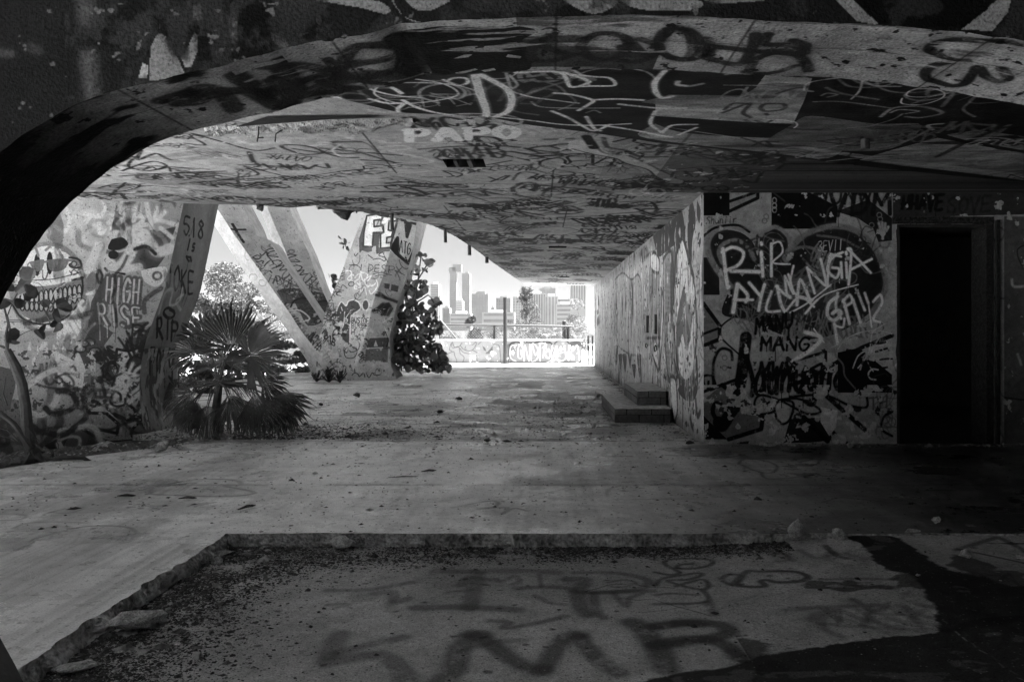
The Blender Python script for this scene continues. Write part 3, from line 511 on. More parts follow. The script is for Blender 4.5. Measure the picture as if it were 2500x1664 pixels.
# black band with pale sweeps is on the lower beam; the broken seam of the ceiling
cc.T = (.3827, 800, 0)
cc.stain('1540,900 1700,900 1760,975 1900,990 2010,1030 2120,1085 2200,1120 2270,1170 2180,1165 2100,1130 2040,1085 1900,1045 1840,1015 1700,990 1550,955', .58, .12, .12, .9, 117); cc.line('1560,950 1700,985 1840,1012 1900,1042 2040,1082 2100,1130 2180,1162', .025, .03, .3, .9); cc.line('1700,905 1760,975 1900,990 2010,1030 2120,1085 2200,1120', .03, .08, .4, .7)
cc.line('1650,870 1700,945', .09, .02, .2, 1, False)
cc.T = (.3827, 1600, 0)
for st, wd, v, al in [('550,1130 640,1100 800,1090 940,1130 860,1165 640,1168 560,1150', .05, .06, .8), ('780,1080 840,1045 940,1045 1060,1050', .05, .06, .8), ('640,1165 680,1100', .04, .06, .8), ('770,1165 800,1100', .04, .06, .8), ('900,1140 940,1150 920,1160', .04, .06, .8), ('1000,1100 1130,1090 1140,1140 1060,1130', .04, .06, .8)]: cc.line(st, wd, v, .35, al)
cc.text('CQ', (290, 1215), (480, 1215), (0, -28), .03, .04)
cc.rtags(8, 9.2, 10.3, 2.2, 4.2, (.5, .9), (.3, .5), (.02, .05), (.06, .08), (0, .3), (.5, .8), 111)
cc.a[:int(4.8 * 110), int(9.2 * 170):] *= .45; cc.a[:int(4.8 * 110), int(8.6 * 170):int(9.2 * 170)] *= .8; cc.peel(.12, .68, .74, .5, 112); cc.peel(.25, .64, .72, .1, 113, 0, 5, 5.0, 6.2, .8)  # right end of the ceiling darkened in colour, standing in for shade
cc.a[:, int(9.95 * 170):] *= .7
cc.grain(.16, .05, 114); cc.cracks(30, .5, 10, 1.5, 24, (.5, 3), .012, .04, 115); cc.specks(30000, .06, 1, 116, .6)
cc.k = .4
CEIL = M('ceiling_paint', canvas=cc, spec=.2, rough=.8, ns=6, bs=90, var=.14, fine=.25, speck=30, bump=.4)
CL = empty('ceiling_slab', (0, 12, ZC), 'wide flat concrete ceiling covered in tags, reaching from above the camera to the far daylight', 'ceiling')
edge = [Cc(*p) for p in [(1284, 696.5), (1256, 677), (1205, 642), (1151, 602), (1106, 574), (1083, 563), (1055, 550), (1030, 543), (960, 528), (892, 513), (850, 508)]]
edge = [(edge[0][0], 29.2)] + edge[1:] + [Cc(*p) for p in [(796, 499.5), (708, 507), (628, 501), (448, 496), (249, 489), (191, 480)]] + [(-5.4, 8.7), (-4.7, 7.1), (-4.0, 5.6), (-3.7, 4.2)]
pl = [(9, -5), (9, 29.2)] + edge
pl = pl + [(-3.5, -5)]
HOLES = []
def hole(px0, px1, py0, py1):
    y1 = Cc(0, py0)[1]; y0 = y1; y1 = Cc(0, py1)[1]; ya, yb = min(y0, y1), max(y0, y1); ym = (ya + yb) / 2
    x0 = (px0 - CX) / F * ya; x1 = (px1 - CX) / F * ya; HOLES.append((x0, x1, ya, yb))
hole(1079, 1180, 388, 409); hole(1340, 1384, 600.5, 605.5); hole(1366, 1391, 674.5, 677)
rings = [[Vector((x, y, 0)) for x, y in pl]] + [[Vector((a, c, 0)), Vector((a, d, 0)), Vector((b, d, 0)), Vector((b, c, 0))] for a, b, c, d in HOLES]
tt = tessellate_polygon(rings); allv = [(v.x, v.y, ZC) for r_ in rings for v in r_]
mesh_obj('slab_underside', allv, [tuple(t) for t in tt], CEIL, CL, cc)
npl = len(pl); sd_ = [(x, y, z) for x, y in pl for z in (ZC + .001, ZC + .28)]
mesh_obj('slab_edge', sd_, [(2 * i, 2 * i + 1, (2 * i + 3) % (2 * npl), (2 * i + 2) % (2 * npl)) for i in range(npl)], EDGE, CL)
mesh_obj('slab_top', [(x, y, ZC + .28) for x, y in pl], [tuple(t) for t in tessellate_polygon([[Vector((x, y, 0)) for x, y in pl]])], CONC, CL)
BLACK = M('black_void', .012, ns=10, rough=.9)
for k, (a, b, c, d) in enumerate(HOLES):
    h = MB(); z0, z1 = ZC + .002, ZC + .16
    h.add([(x, y, z) for z in (z0, z1) for (x, y) in ((a, c), (b, c), (b, d), (a, d))], [(0, 1, 5, 4), (1, 2, 6, 5), (2, 3, 7, 6), (3, 0, 4, 7), (4, 5, 6, 7)])
    h.build('light_recess', BLACK, CL)
h = MB(); a, b, c, d = HOLES[0]
h.box(a + .10, a + .13, c + .05, d - .05, ZC - .01, ZC + .1); h.box(b - .16, b - .12, c + .03, d - .05, ZC - .015, ZC + .1); h.build('lamp_bracket', IRON, CL)
# broken crust along the seam
def crust(name, poly2, z, amp, mat, parent, seed=0):
    xs = [p[0] for p in poly2]; ys = [p[1] for p in poly2]; vs = []; fs = []
    n = 44; m = 8
    half = len(poly2) // 2; A_ = poly2[:half]; B_ = poly2[half:][::-1]
    def lerp(L, t):
        s_ = t * (len(L) - 1); i = min(int(s_), len(L) - 2); f = s_ - i; return (L[i][0] + (L[i + 1][0] - L[i][0]) * f, L[i][1] + (L[i + 1][1] - L[i][1]) * f)
    for i in range(n + 1):
        a, b = lerp(A_, i / n), lerp(B_, i / n)
        for j in range(m + 1):
            t = j / m + (.09 * mnoise.noise(Vector((i * .9, j, seed))) if 0 < j < m else 0); x = a[0] + (b[0] - a[0]) * t; y = a[1] + (b[1] - a[1]) * t
            if j in (0, m): y += .04 * mnoise.noise(Vector((i * .8, j, seed + 3)))
            q = mnoise.noise(Vector((x * 9, y * 9, seed))) + .5 * mnoise.noise(Vector((x * 25, y * 25, seed)))
            vs.append((x, y, z - (amp * (.7 + q) if 0 < j < m else -.004)))
    fs = [(i * (m + 1) + j, i * (m + 1) + j + 1, (i + 1) * (m + 1) + j + 1, (i + 1) * (m + 1) + j) for i in range(n) for j in range(m)]
    return mesh_obj(name, vs, fs, mat, parent)
K2 = lambda x, y, ox=800: Cc(ox + x * .3827, y * .3827)
if 0: crust('broken_seam', [K2(1545, 905), K2(1700, 930), K2(1850, 985), K2(2010, 1030), K2(2120, 1085), K2(2240, 1150)] + [K2(2220, 1175), K2(2080, 1125), K2(1960, 1065), K2(1840, 1015), K2(1700, 985), K2(1550, 945)], ZC, .006, M('peeled_ceiling', .5, ns=12, bs=60, var=.5, bump=.8), CL, 4)
crust('spalled_concrete', [K2(1300, 810, 0), K2(1500, 800, 0), K2(1800, 790, 0), K2(2100, 760, 0), K2(540, 755)] + [K2(560, 770), K2(2352, 830, 0), K2(1900, 830, 0), K2(1600, 845, 0), K2(1310, 845, 0)], ZC, .035, M('spall', .42, ns=18, bs=80, var=.6, bump=1, bdist=.03), CL, 9)
crust('ragged_edge', [Cc(780, 499), Cc(830, 505), Cc(890, 509), Cc(950, 520)] + [Cc(950, 530), Cc(890, 517), Cc(830, 511), Cc(770, 503)], ZC - .004, .02, ROUGHC, CL, 14)
h = MB()
for pts in [[(1650, 800), (1650, 850), (1640, 905)], [(1645, 880), (1680, 878)], [(1815, 780), (1800, 830), (1760, 855), (1755, 905)]]:
    h.tube([P(x * .3827, y * .3827, 6.3) + Vector((0, 0, 0)) for x, y in pts], .006, 5)
h.build('rebar', IRON, CL)
BLK = M('black_gap', .012, ns=10)
h = MB(); q = [K2(1700, 735, 0), K2(2352, 728, 0), K2(380, 740), K2(2100, 752, 0), K2(1500, 800, 0)]
h.add([(x, y, ZC - .012) for x, y in q] , [(0, 1, 2, 3, 4)]); h.build('open_joint', BLK, CL)
for px, py0, py1, w2 in [(1087, 560, 592, .045), (1146, 600, 623, .05), (1188.5, 628, 642, .05), (957, 522, 562, .05)]:
    D = Cc(px, py0 - 1)[1]; h = MB(); t, b_ = P(px, py0 - 6, D), P(px, py1, D)
    h.tube([(t.x, D, ZC + .02), (t.x, D, (t.z + b_.z) / 2), (t.x + .004, D, b_.z)], w2 * .5 * D / 11, 8); h.build('hanging_pipe_stub', IRON, CL)
c0 = Cc(840, 512); h = MB()
z = ZC - .0
h.tube([(c0[0], c0[1] - .02, z + .02), (c0[0], c0[1], z - .03), (c0[0], c0[1], z - .06), (c0[0] + .01, c0[1], z - .1), (c0[0], c0[1], z - .13)], [.16, .15, .10, .07, .05], 9)
h.build('broken_lamp_base', IRON, CL)
h = MB(); a = P(775, 509, c0[1] - .1); h.tube([a, P(800, 505, c0[1] - .05), P(850, 504, c0[1]), P(893, 509, c0[1] - .05)], [.015, .03, .04, .02], 5); h.tube([P(870, 506, c0[1]), P(871, 520, c0[1])], .012, 5); h.build('dangling_metal_strip', IRON, CL)
c0 = Cc(637, 500); h = MB(); h.tube([(c0[0], c0[1] - .03, z + .01), (c0[0], c0[1] - .03, z - .04), (c0[0] + .03, c0[1] - .03, z - .045)], .05, 8); h.build('conduit_stub', IRON, CL)

# lower beam between the arch and the ceiling
def Lp(px, py): return Cc(px, py, ZL)
cb_ = Canvas('beam', (-4, 3.4, ZL), (1, 0, 0), (0, 1, 0), 11.5, 6.4, 210, 210, .016)
cb_.grain(.4, .5, 121)
cb_.T = (.3827, 1600, 0)
cb_.poly('0,640 300,640 560,610 640,560 700,480 1000,500 950,640 880,790 600,780 300,760 0,740', .20, .9); cb_.poly('0,790 200,850 700,880 1200,880 1100,1010 700,970 300,930 -100,870', .17, .8, True)
cb_.poly('880,790 1000,740 1400,790 1700,800 1500,950 1100,960 700,930', .09, .9, True); cb_.poly('1500,960 1800,880 2352,980 2352,1140 1600,1060 1300,1020', .15, .9)
cb_.poly('1850,860 2050,830 2352,870 2352,960 2000,900', .16, .8); cb_.poly('0,800 1000,960 1500,1040 2352,1150 2352,1110 1500,1010 900,930', .22, .6)
cb_.patches(26, 3.5, 11, .3, 5.5, (.3, 1.3), (.10, .4), (.01, .01, .06, .12, .02), (.4, .9), 122)
cb_.rtags(60, .5, 11, .3, 5.6, (.4, 1.2), (.15, .5), (.015, .04), (.02, .02, .16, .10, .3), (0, .3), (.4, .9), 123)
cb_.scrib(40, .5, 8, .3, 3.0, (.4, 1.6), (.012, .03), (.3, .2, .16, .02), (.4, .8), 124)
cb_.scrib(30, 5, 11, .3, 5.4, (.5, 1.8), (.015, .04), (.02, .12, .2), (.4, .8), 125)
cb_.T = (.3827, 800, 0)
for st, wd, v in [('60,625 120,665 280,700 450,722', .05, .6), ('270,632 380,660 480,660 450,690 450,710', .03, .5), ('480,640 580,690 720,725 860,742', .03, .5), ('410,560 470,595', .03, .5), ('940,485 970,590 1010,700 1010,740', .05, .62), ('980,480 1060,520 1150,575 1175,640 1150,710 1070,745', .045, .62), ('860,745 1010,745', .03, .6),
    ('740,510 830,545 890,530 880,500 800,500 760,520', .025, .4), ('1160,580 1300,620 1450,640 1600,660', .02, .3), ('1200,465 1480,462 1550,555 1660,530 1650,510 1500,462', .025, .5), ('1550,475 1700,490 1800,500 1830,545 1700,550 1560,555', .022, .5), ('1450,595 1560,605 1690,640 1660,670 1600,705', .028, .45), ('1700,638 1850,632 2010,640', .03, .4), ('1430,710 1530,750 1620,800 1700,835 1800,795', .03, .42),
    ('1070,745 1300,770 1500,795 1700,800 1930,790', .022, .55), ('1650,745 1700,820 1740,835', .03, .4), ('1750,800 1950,830 2100,860 2190,875', .03, .45), ('2150,455 2090,520 2090,580 2130,625 2200,615', .035, .42), ('1860,665 2100,690 2280,690', .03, .35), ('2090,710 2060,790 2140,850', .03, .35), ('2140,840 2200,800 2352,795', .03, .4), ('2240,860 2352,815', .03, .3), ('2240,520 2230,540 2290,548', .025, .25),
    ('1140,470 1170,560 1210,540 1160,480', .02, .25), ('1650,720 1700,705 1740,720', .02, .15), ('1300,650 1350,680 1500,690 1860,690', .02, .2)]: cb_.line(st, wd, v, .4, .9)
cb_.T = (.3827, 1600, 0)
for st, wd, v in [('430,720 600,660 560,720 610,750', .035, .02), ('440,700 500,660 600,665', .03, .02), ('670,690 700,665 820,665 810,700 700,710 670,690', .035, .02), ('640,770 700,785 750,765', .03, .02), ('705,725 715,735', .03, .02), ('140,520 150,545 220,550 300,535', .03, .2), ('1440,745 1520,690 1700,680 1830,720 1700,750 1600,745', .03, .14), ('1500,720 1560,700 1680,710 1600,725', .02, .14),
    ('1740,575 1740,610 1820,600 1900,590 1830,680', .03, .13), ('1770,830 1740,800 1830,790', .03, .2), ('1760,820 1600,900 1450,940 1300,950', .03, .12), ('1090,560 1200,600 1420,635', .025, .1), ('1010,650 1200,650 1500,690', .02, .12), ('1060,610 1100,595 1160,605 1100,620', .02, .12), ('2352,850 2200,900 2190,950 2352,960', .04, .02), ('1800,1000 2000,900 2200,820 2352,800', .06, .015), ('620,900 740,940 700,900 620,930', .03, .02), ('550,880 640,900 780,905', .03, .02), ('600,980 760,960 780,990', .03, .02)]: cb_.line(st, wd, v, .4, .85)
cb_.grain(.3, .06, 126, 3, 1); cb_.grain(.3, .4, 127, 2, 1)
cb_.scrib(46, .5, 8, .3, 3.2, (.3, 1.4), (.010, .028), (.45, .3, .2), (.5, .9), 128)
BEAM = M('beam_paint', fine=.3, speck=40, canvas=cb_, spec=.12, rough=.7, ns=8, bs=60, var=.25, bump=.4)
far_l = [(-3.6, 5.15)] + [Lp(*p) for p in [(823, 239), (972, 275), (1183, 285), (1297, 306), (1450, 325), (1600, 348), (1753, 364), (1944, 386), (2136, 409), (2327, 429), (2500, 444)]] + [(7.2, 8.95)]
bl = [(-3.6, DB + .003)] + [(7.2, DB + .003)] + far_l[::-1]
LB = empty('ceiling_beam', (0, 5, ZL), 'black painted lowered beam with pale sweeping tags just behind the near arch', 'beam')
mesh_obj('underside', [(x, y, ZL) for x, y in bl], [tuple(t) for t in tessellate_polygon([[Vector((x, y, 0)) for x, y in bl]])], BEAM, LB, cb_)
nb = len(bl); mesh_obj('beam_side', [(x, y, z_) for x, y in bl for z_ in (ZL + .001, ZC - .001)], [(2 * i, 2 * i + 1, (2 * i + 3) % (2 * nb), (2 * i + 2) % (2 * nb)) for i in range(nb)], DARKC, LB)
h = MB(); q = Lp(1600 + 1160 * .3827, 380); h.tube([(q[0], q[1] - .6, ZL - .001), (q[0], q[1] - .6, ZL - .08)], .035, 8); h.build('pipe_stub', IRON, LB)

# ------------------------------------------------------------ the room at the right: long side wall, front wall with doorway
XW, YF = 1.9, 9.4
cw = Canvas('sidewall', (XW, YF, 0), (0, 1, 0), (0, 0, 1), 20.2, 3.0, 110, 230, .44)
cw.grain(.12, .8, 131); cw.T = (.4147, 1400, 450)
def blob(st, v, e=None, ew=.04, al=1): cw.poly(st, v, al, True, e, ew)
yw = (np.arange(cw.w) / cw.ru)[None, :]; zw = (np.arange(cw.h) / cw.rv)[:, None]
MID, LITE, DK = .085, .60, .06
blob('640,150 660,300 640,400 600,360 540,400 500,420 470,300 520,260 600,180', MID)
blob('690,60 720,200 700,330 690,480 670,300 680,120', MID); blob('730,90 750,150 745,230 728,180', MID)
blob('610,400 640,310 660,360 690,480 720,620 725,900 700,1120 660,1170 620,1110 600,950 592,700 598,480', LITE, MID, .10)
blob('625,700 650,600 660,640 665,760 690,900 660,950 640,880 620,960 605,850', MID, al=.75); blob('650,650 680,640 700,750 690,880 670,980 655,900', .2, al=.7)
blob('592,1000 620,1130 660,1190 700,1150 728,1000 735,1150 715,1260 660,1270 610,1200', MID); cw.line('600,1200 610,1300 600,1400', .08, MID); cw.line('640,1260 645,1460', .06, MID); cw.line('680,1260 690,1400 710,1440', .08, MID); cw.line('720,1270 728,1360 745,1340', .08, MID)
blob('530,440 560,390 580,420 590,600 585,900 575,1100 560,1150 545,1000 530,700', .34, MID, .08)
blob('520,620 530,700 520,950 505,1090 485,1060 470,1000 480,900 500,960 515,800', LITE, MID, .08); blob('570,1130 600,1150 610,1330 590,1390 575,1250', LITE, MID, .06)
blob('410,600 440,500 470,480 520,560 520,800 510,900 470,940 420,920', .30, al=.6); blob('455,420 475,400 505,440 500,520 460,500', LITE, MID, .06)
for i, (x, y0, y1) in enumerate([(250, 950, 1060), (275, 1000, 1090), (300, 1000, 1110), (330, 980, 1080), (355, 1060, 1140), (385, 1000, 1130)]): blob('%d,%d %d,%d %d,%d %d,%d' % (x - 12, y0, x + 12, y0, x + 9, y1 - 30, x + 2, y1), MID)
blob('245,560 290,520 340,560 380,530 400,620 395,900 380,1000 300,980 255,900', .40, .17, .05, .8)
for i in range(9): cw.line('%d,%d %d,%d %d,%d' % (255 + i * 16, 700, 262 + i * 16, 850 + 30 * (i % 3), 256 + i * 16, 1000), .05, (.15, .25, .5)[i % 3], .5, .7)
for i in range(22): cw.line('%d,%d %d,%d' % (540 + (i % 2) * 3, 470 + i * 32, 588, 480 + i * 32), .05, .22, .5, .5)
for (x0, x1) in ((135, 250), (590, 745), (400, 540)):
    for i in range(10):
        x = x0 + (x1 - x0) * (i + rnd.random()) / 10; y = rnd.uniform(400, 900); cw.line('%d,%d %d,%d %d,%d' % (x, y, x + rnd.uniform(-6, 6), y + 150, x + rnd.uniform(-3, 3), y + rnd.uniform(200, 400)), rnd.uniform(.03, .09), rnd.choice((.15, .5, .2, .55)), .5, .6)
for i in range(26): x = rnd.uniform(690, 755); y = rnd.uniform(540, 700); cw.line('%d,%d %d,%d' % (x, y, x + rnd.uniform(-8, 8), y + rnd.uniform(40, 120)), .02, .62, .3, .8)
cw.rtags(18, 0, 14, .3, 2.8, (.5, 1.5), (.2, .6), (.02, .05), (.12, .5, .2), (0, .3), (.3, .7), 132)
blob('385,410 420,360 440,380 430,440 400,460', .25, al=.8); cw.line('400,390 408,460', .08, .02, .3, 1); cw.line('415,430 450,410 465,400', .06, .1, .4, .8)
cw.line('145,640 150,720', .3, .03, .3, 1); cw.line('140,810 155,790', .3, .03, .3, 1); cw.line('432,905 515,900', .05, .03, .5, .8)
cw.peel(.8, .64, .68, .10, 133, 0, None, 0, None, .8, .5, 2.4); cw.peel(.35, .66, .70, .55, 134, 2.5, None, 0, None, .8, .4, 2.6); cw.peel(.15, .66, .70, .6, 135, 0, None, 0, None, .8, 1, 2); cw.peel(.10, .68, .72, .04, 136, 0, None, 0, None, .9)
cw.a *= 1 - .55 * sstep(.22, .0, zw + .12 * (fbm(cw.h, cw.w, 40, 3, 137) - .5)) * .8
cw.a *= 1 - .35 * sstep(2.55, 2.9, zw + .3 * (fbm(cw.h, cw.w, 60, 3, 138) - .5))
cw.k = .65
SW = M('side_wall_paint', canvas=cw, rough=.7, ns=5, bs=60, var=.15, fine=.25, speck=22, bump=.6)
RM = empty('concrete_room', (4.5, 14, 0), 'painted concrete room with a dark doorway and a long side wall running back into the light', 'building')
y0, y1 = YF, 29.45
vs = []; fs = []; ny, nz = 200, 30
for j in range(nz + 1):
    for i in range(ny + 1):
        y = y0 + (y1 - y0) * i / ny; z = (ZC - .002) * j / nz - (.0 if j else .01)
        d = 0 if i in (0,) else .012 * mnoise.noise(Vector((y * 1.3, z * 1.3, 2))) + .006 * mnoise.noise(Vector((y * 6, z * 6, 2)))
        vs.append((XW - d - (.02 * max(0, mnoise.noise(Vector((y * 5, 0, 8)))) if j == 0 else 0), y, z))
fs = [(j * (ny + 1) + i, (j + 1) * (ny + 1) + i, (j + 1) * (ny + 1) + i + 1, j * (ny + 1) + i + 1) for j in range(nz) for i in range(ny)]
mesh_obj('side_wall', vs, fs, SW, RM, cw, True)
h = MB(); h.box(XW + .02, 9, 29.25, 29.44, 0, ZC - .002); h.build('far_wall', CONC, RM)
for a, b in ((771, 860), (778, 850)): pass
for px, pa, pb in ((1583.5, 770, 812), (1604, 767, 815)):
    D = 1.9 * F / (px - CX); h = MB(); zt, zb = P(px, pa, D).z, P(px, pb, D).z
    h.tube([(XW - .015, D, zb), (XW - .015, D, zt)], .03, 8); h.build('wall_pipe', IRON, RM)
for px, py, s_ in ((1580, 843, .10), (1602, 851, .12), (1460, 762, .16)):
    D = 1.9 * F / (px - CX); z_ = P(px, py, D).z; h = MB(); k = []
    for q in range(11):
        a_ = q * math.tau / 11; r_ = s_ * rnd.uniform(.6, 1.1); k.append((XW - .02, D + math.cos(a_) * r_ * 1.6, z_ + math.sin(a_) * r_ * .6))
    k.append((XW + .05, D, z_)); h.add(k, [(i, (i + 1) % 11, 11) for i in range(11)]); h.build('broken_hole', BLACK, RM)
# front wall canvas
cx_ = Canvas('frontwall', (XW, YF, 0), (1, 0, 0), (0, 0, 1), 4.6, 3.0, 330, 330, .21)
S_ = cx_; S_.grain(.1, .5, 141); S_.T = (.4146, 1680, 450)
for p_, v in [('80,45 245,45 243,183 80,183', .012), ('243,95 410,45 410,95 270,160', .17), ('490,45 700,40 880,130 870,262 490,262', .010), ('870,160 1060,90 1200,200 1200,330 1120,340 1090,260 1000,200', .03), ('80,430 180,430 185,650 80,650', .03), ('85,700 190,840 190,940 90,960', .12), ('90,960 250,910 330,1050 200,1180 90,1230', .20),
    ('880,990 1010,960 1200,1120 1200,1225 880,1225', .010), ('1010,965 1200,890 1200,1120', .26), ('200,1180 440,1380 430,1440 220,1500 90,1500 90,1270', .10), ('90,1360 230,1500 90,1500', .015), ('600,1380 800,1370 900,1500 700,1520 560,1520', .03), ('780,1310 880,1330 870,1430 830,1480 780,1400', .32), ('1200,1230 1200,1500 1060,1440 900,1250', .20), ('440,1290 520,1260 600,1290 590,1400 530,1410', .27), ('500,870 690,860 790,910 620,1040 540,1000', .24), ('770,990 880,990 860,1150 780,1150', .26)]: S_.poly(p_, v)
for st, wd in [('240,160 410,80 410,45', .04), ('245,100 390,50', .035), ('90,700 185,830 185,910 100,945', .045), ('90,880 170,850', .03), ('1200,890 1010,965 770,1110 620,1180', .05), ('200,1180 440,1370 430,1440 240,1500', .05), ('680,1370 820,1510', .06), ('820,1250 1060,1460', .055), ('90,1220 280,1150', .04), ('620,1040 810,985 810,1040 640,1130', .035)]: S_.line(st, wd, .012, .2, 1, False)
for q in [('1095,945 1160,928'), ('1105,985 1170,965'), ('1130,1030 1200,1025'), ('1140,1080 1200,1075')]: S_.line(q, .025, .02, .2, 1, False)
# heart with outline
hp = '250,610 130,430 110,330 180,270 300,280 380,340 410,420 430,300 520,250 590,300 600,400 640,340 760,260 900,250 1020,310 1120,430 1160,560 1120,700 980,820 800,900 600,900 350,800 200,760'
S_.poly(hp, .018, .93, True)
S_.line('250,600 190,530 130,430 115,340 160,270 260,245 360,270', .07, .16, .4, 1); S_.line('85,310 160,255 290,240 360,280', .03, .012, .2); S_.line('200,460 180,400 210,350 290,330 360,380 390,440', .05, .14, .4)
S_.line('560,450 600,380 700,290 860,245 1000,280 1100,380 1150,500 1160,620 1080,760', .07, .14, .4); S_.line('430,300 510,250 590,310 600,420 580,450', .05, .16, .4); S_.line('600,400 660,370 740,380 770,430', .035, .13, .4); S_.line('760,300 900,320 1000,370', .03, .1, .5)
S_.line('300,760 200,830 195,900 300,1000', .02, .012); S_.stain('450,560 700,540 900,620 850,740 600,800 420,700', .07, .1, .2, .8, 161); S_.stain('650,400 900,420 1000,560 800,560', .05, .1, .2, .8, 163); S_.rtags(22, .5, 2.1, 1.2, 2.4, (.2, .5), (.12, .3), (.01, .03), (.10, .16, .05), (.2, .4), (.5, .9), 165); S_.scrib(26, .3, 2.2, 1.2, 2.5, (.3, 1.2), (.01, .025), (.10, .06, .14, .01), (.4, .8), 142)
WH = .50
for st, wd in [('205,380 230,590 240,600', .05), ('200,400 260,370 325,400 300,470 215,510', .045), ('250,510 420,515', .05), ('430,400 440,540', .045), ('430,345 432,352', .045), ('490,350 490,540', .04), ('495,350 540,340 555,400 500,460 600,470', .025),
    ('290,590 265,750', .06), ('295,590 350,650 340,690', .05), ('270,680 380,680', .04), ('360,580 420,650', .045), ('450,590 430,660 415,740', .045), ('490,630 460,740 540,745', .035), ('525,600 545,700 570,750', .045), ('520,600 560,640 600,665', .04), ('570,550 580,640 600,660', .035), ('570,540 600,600 620,640 590,530', .035), ('620,480 600,600 650,660', .03), ('640,710 660,560 720,690', .04), ('640,660 730,680', .04), ('580,740 660,660 740,720', .03), ('700,490 720,560 745,640', .035), ('710,500 800,590 820,590', .035), ('780,440 800,520 815,590', .035), ('820,590 830,430 850,430', .03), ('910,400 850,430 820,500 870,550 890,500 850,490', .035), ('900,460 905,550', .035), ('930,460 935,550', .035), ('930,400 932,410', .04), ('945,590 960,400 940,380', .035), ('940,380 1000,440 1075,520', .035), ('960,500 1080,440', .035), ('840,410 900,425', .03)]: S_.line(st, wd * .8, WH, .3, 1)
for st, wd in [('600,755 700,700 840,590', .018), ('700,750 800,650 1000,590', .015), ('690,760 740,700 760,680', .025), ('880,660 830,700 820,770 860,800 900,760 880,740 850,760', .04), ('880,640 870,720 900,790', .03), ('915,680 950,820', .035), ('910,690 950,650 965,690 920,720', .03), ('970,680 1020,830', .035), ('1000,640 1040,740', .03), ('1040,640 1060,700', .03), ('1060,690 1080,840', .018), ('1090,690 1130,650 1140,700 1090,790 1130,810', .03), ('860,820 880,940', .035), ('865,830 910,840 920,790', .025), ('760,880 740,850 800,930', .015)]: S_.line(st, wd, .42, .3, 1)
S_.line('880,970 930,910 1020,870 1120,860 1200,880', .012, .3); [S_.line('%d,%d %d,%d' % (840 + i * 24, 960 - i * 10, 900 + i * 24, 940 - i * 10), .01, .25) for i in range(5)]
S_.line('690,870 780,900 740,960 620,1040', .05, .45, .4, .9)
# black lettering below
S_.text('MANG', (420, 975), (720, 975), (5, -75), .032, .012, .2); S_.text('MANU', (390, 880), (620, 840), (5, -90), .03, .012, .2)
S_.line('340,900 330,1000 310,1150 280,1280 240,1360 200,1420 180,1400', .14, .010, .15, 1); S_.line('190,1290 160,1290 145,1340 180,1400 220,1420', .05, .010); S_.line('340,1000 380,1150 375,1240', .06, .010)
S_.text('aunugho', (380, 1225), (920, 1215), (15, -190), .055, .010, .2, 1, .05); S_.text('MWM', (400, 1150), (620, 1150), (20, -100), .04, .012)
S_.line('150,1200 150,1050 190,970 250,980 260,1030', .035, .012); S_.line('350,1350 450,1290 640,1260 780,1330 700,1350 560,1280 430,1240 390,1290 420,1350 500,1340', .028, .012); S_.line('600,1250 800,1240 950,1300 1050,1310 1050,1240', .03, .012)
S_.line('520,1380 510,1300 560,1270 620,1290 600,1380 560,1410 530,1390', .03, .012); S_.line('95,1180 90,1130 140,1130 160,1190 120,1210 120,1160', .03, .012); S_.line('1200,1340 1150,1370 1140,1440 1200,1480', .03, .012)
S_.line('970,1080 1000,1010 1050,980 1040,1030 1000,1080', .015, .3); S_.scrib(14, 2.0 - .1, 2.35, .85, 1.2, (.2, .5), (.01, .02), (.35, .28), (.6, .9), 143)
S_.text('NGVDM', (560, 190), (1200, 170), (10, -130), .05, .012, .3, .95); S_.text('HUNW', (740, 120), (1080, 110), (10, -80), .03, .014, .3, .9)
S_.text('Shaniir', (105, 232), (285, 225), (4, -40), .012, .07, .3); S_.text('3EVII', (760, 395), (910, 385), (5, -60), .010, .3, .3)
for y in (95, 125, 150): S_.oval(508, y, 12, 16, 0, .22, .012, 1, False)
for x, y in ((1125, 180), (1130, 205), (1080, 240), (460, 190), (450, 215), (215, 1020), (215, 1080)): S_.oval(x, y, 14, 14, 0, .12, .012, 1, False)
# hand print
for st in ['1145,320 1145,270', '1130,260 1122,228', '1143,262 1142,226', '1157,262 1160,230', '1165,275 1178,250', '1130,285 1118,270']: S_.line(st, .03, .24, .3)
S_.oval(1145, 285, 18, 22, .24)
S_.text('TH', (1060, 1330), (1180, 1310), (0, -70), .02, .08); S_.scrib(12, 2.0, 2.25, .2, .7, (.2, .5), (.01, .02), (.08,), (.5, .8), 144)
S_.text('HHAVE', (1250, 160), (1500, 150), (10, -90), .04, .01, .3); S_.text('SOVE', (1520, 170), (1780, 160), (10, -90), .03, .05, .3, .6)
S_.poly('1205,45 2200,45 2200,170 1500,190 1205,190', .012, .75); S_.poly('1210,150 1420,150 1400,190 1210,190', .05)
S_.poly('1860,190 2300,190 2300,1600 1860,1600', .018, .7); S_.scrib(30, 3.05, 4.4, .1, 2.6, (.2, .8), (.01, .03), (.07, .12, .01), (.4, .8), 145)
S_.line('1905,560 1915,600 1975,600', .03, .3, .4, .8); S_.line('1940,1000 1960,1060', .03, .25, .4, .8)
S_.peel(.2, .62, .65, .30, 146, 0, 2.3, 0, .7, .8); S_.peel(.1, .66, .70, .012, 147, 0, 2.3, 0, 1.2, .8); S_.peel(.1, .70, .73, .25, 148)
S_.a = np.where(S_.a > .07, S_.a * 1.6, S_.a).astype(np.float32); S_.grain(.16, .04, 149); S_.grain(.2, .4, 150)
FW = M('front_wall_paint', canvas=S_, spec=.15, rough=.75, ns=8, bs=110, var=.14, fine=.3, speck=45, bump=.4)
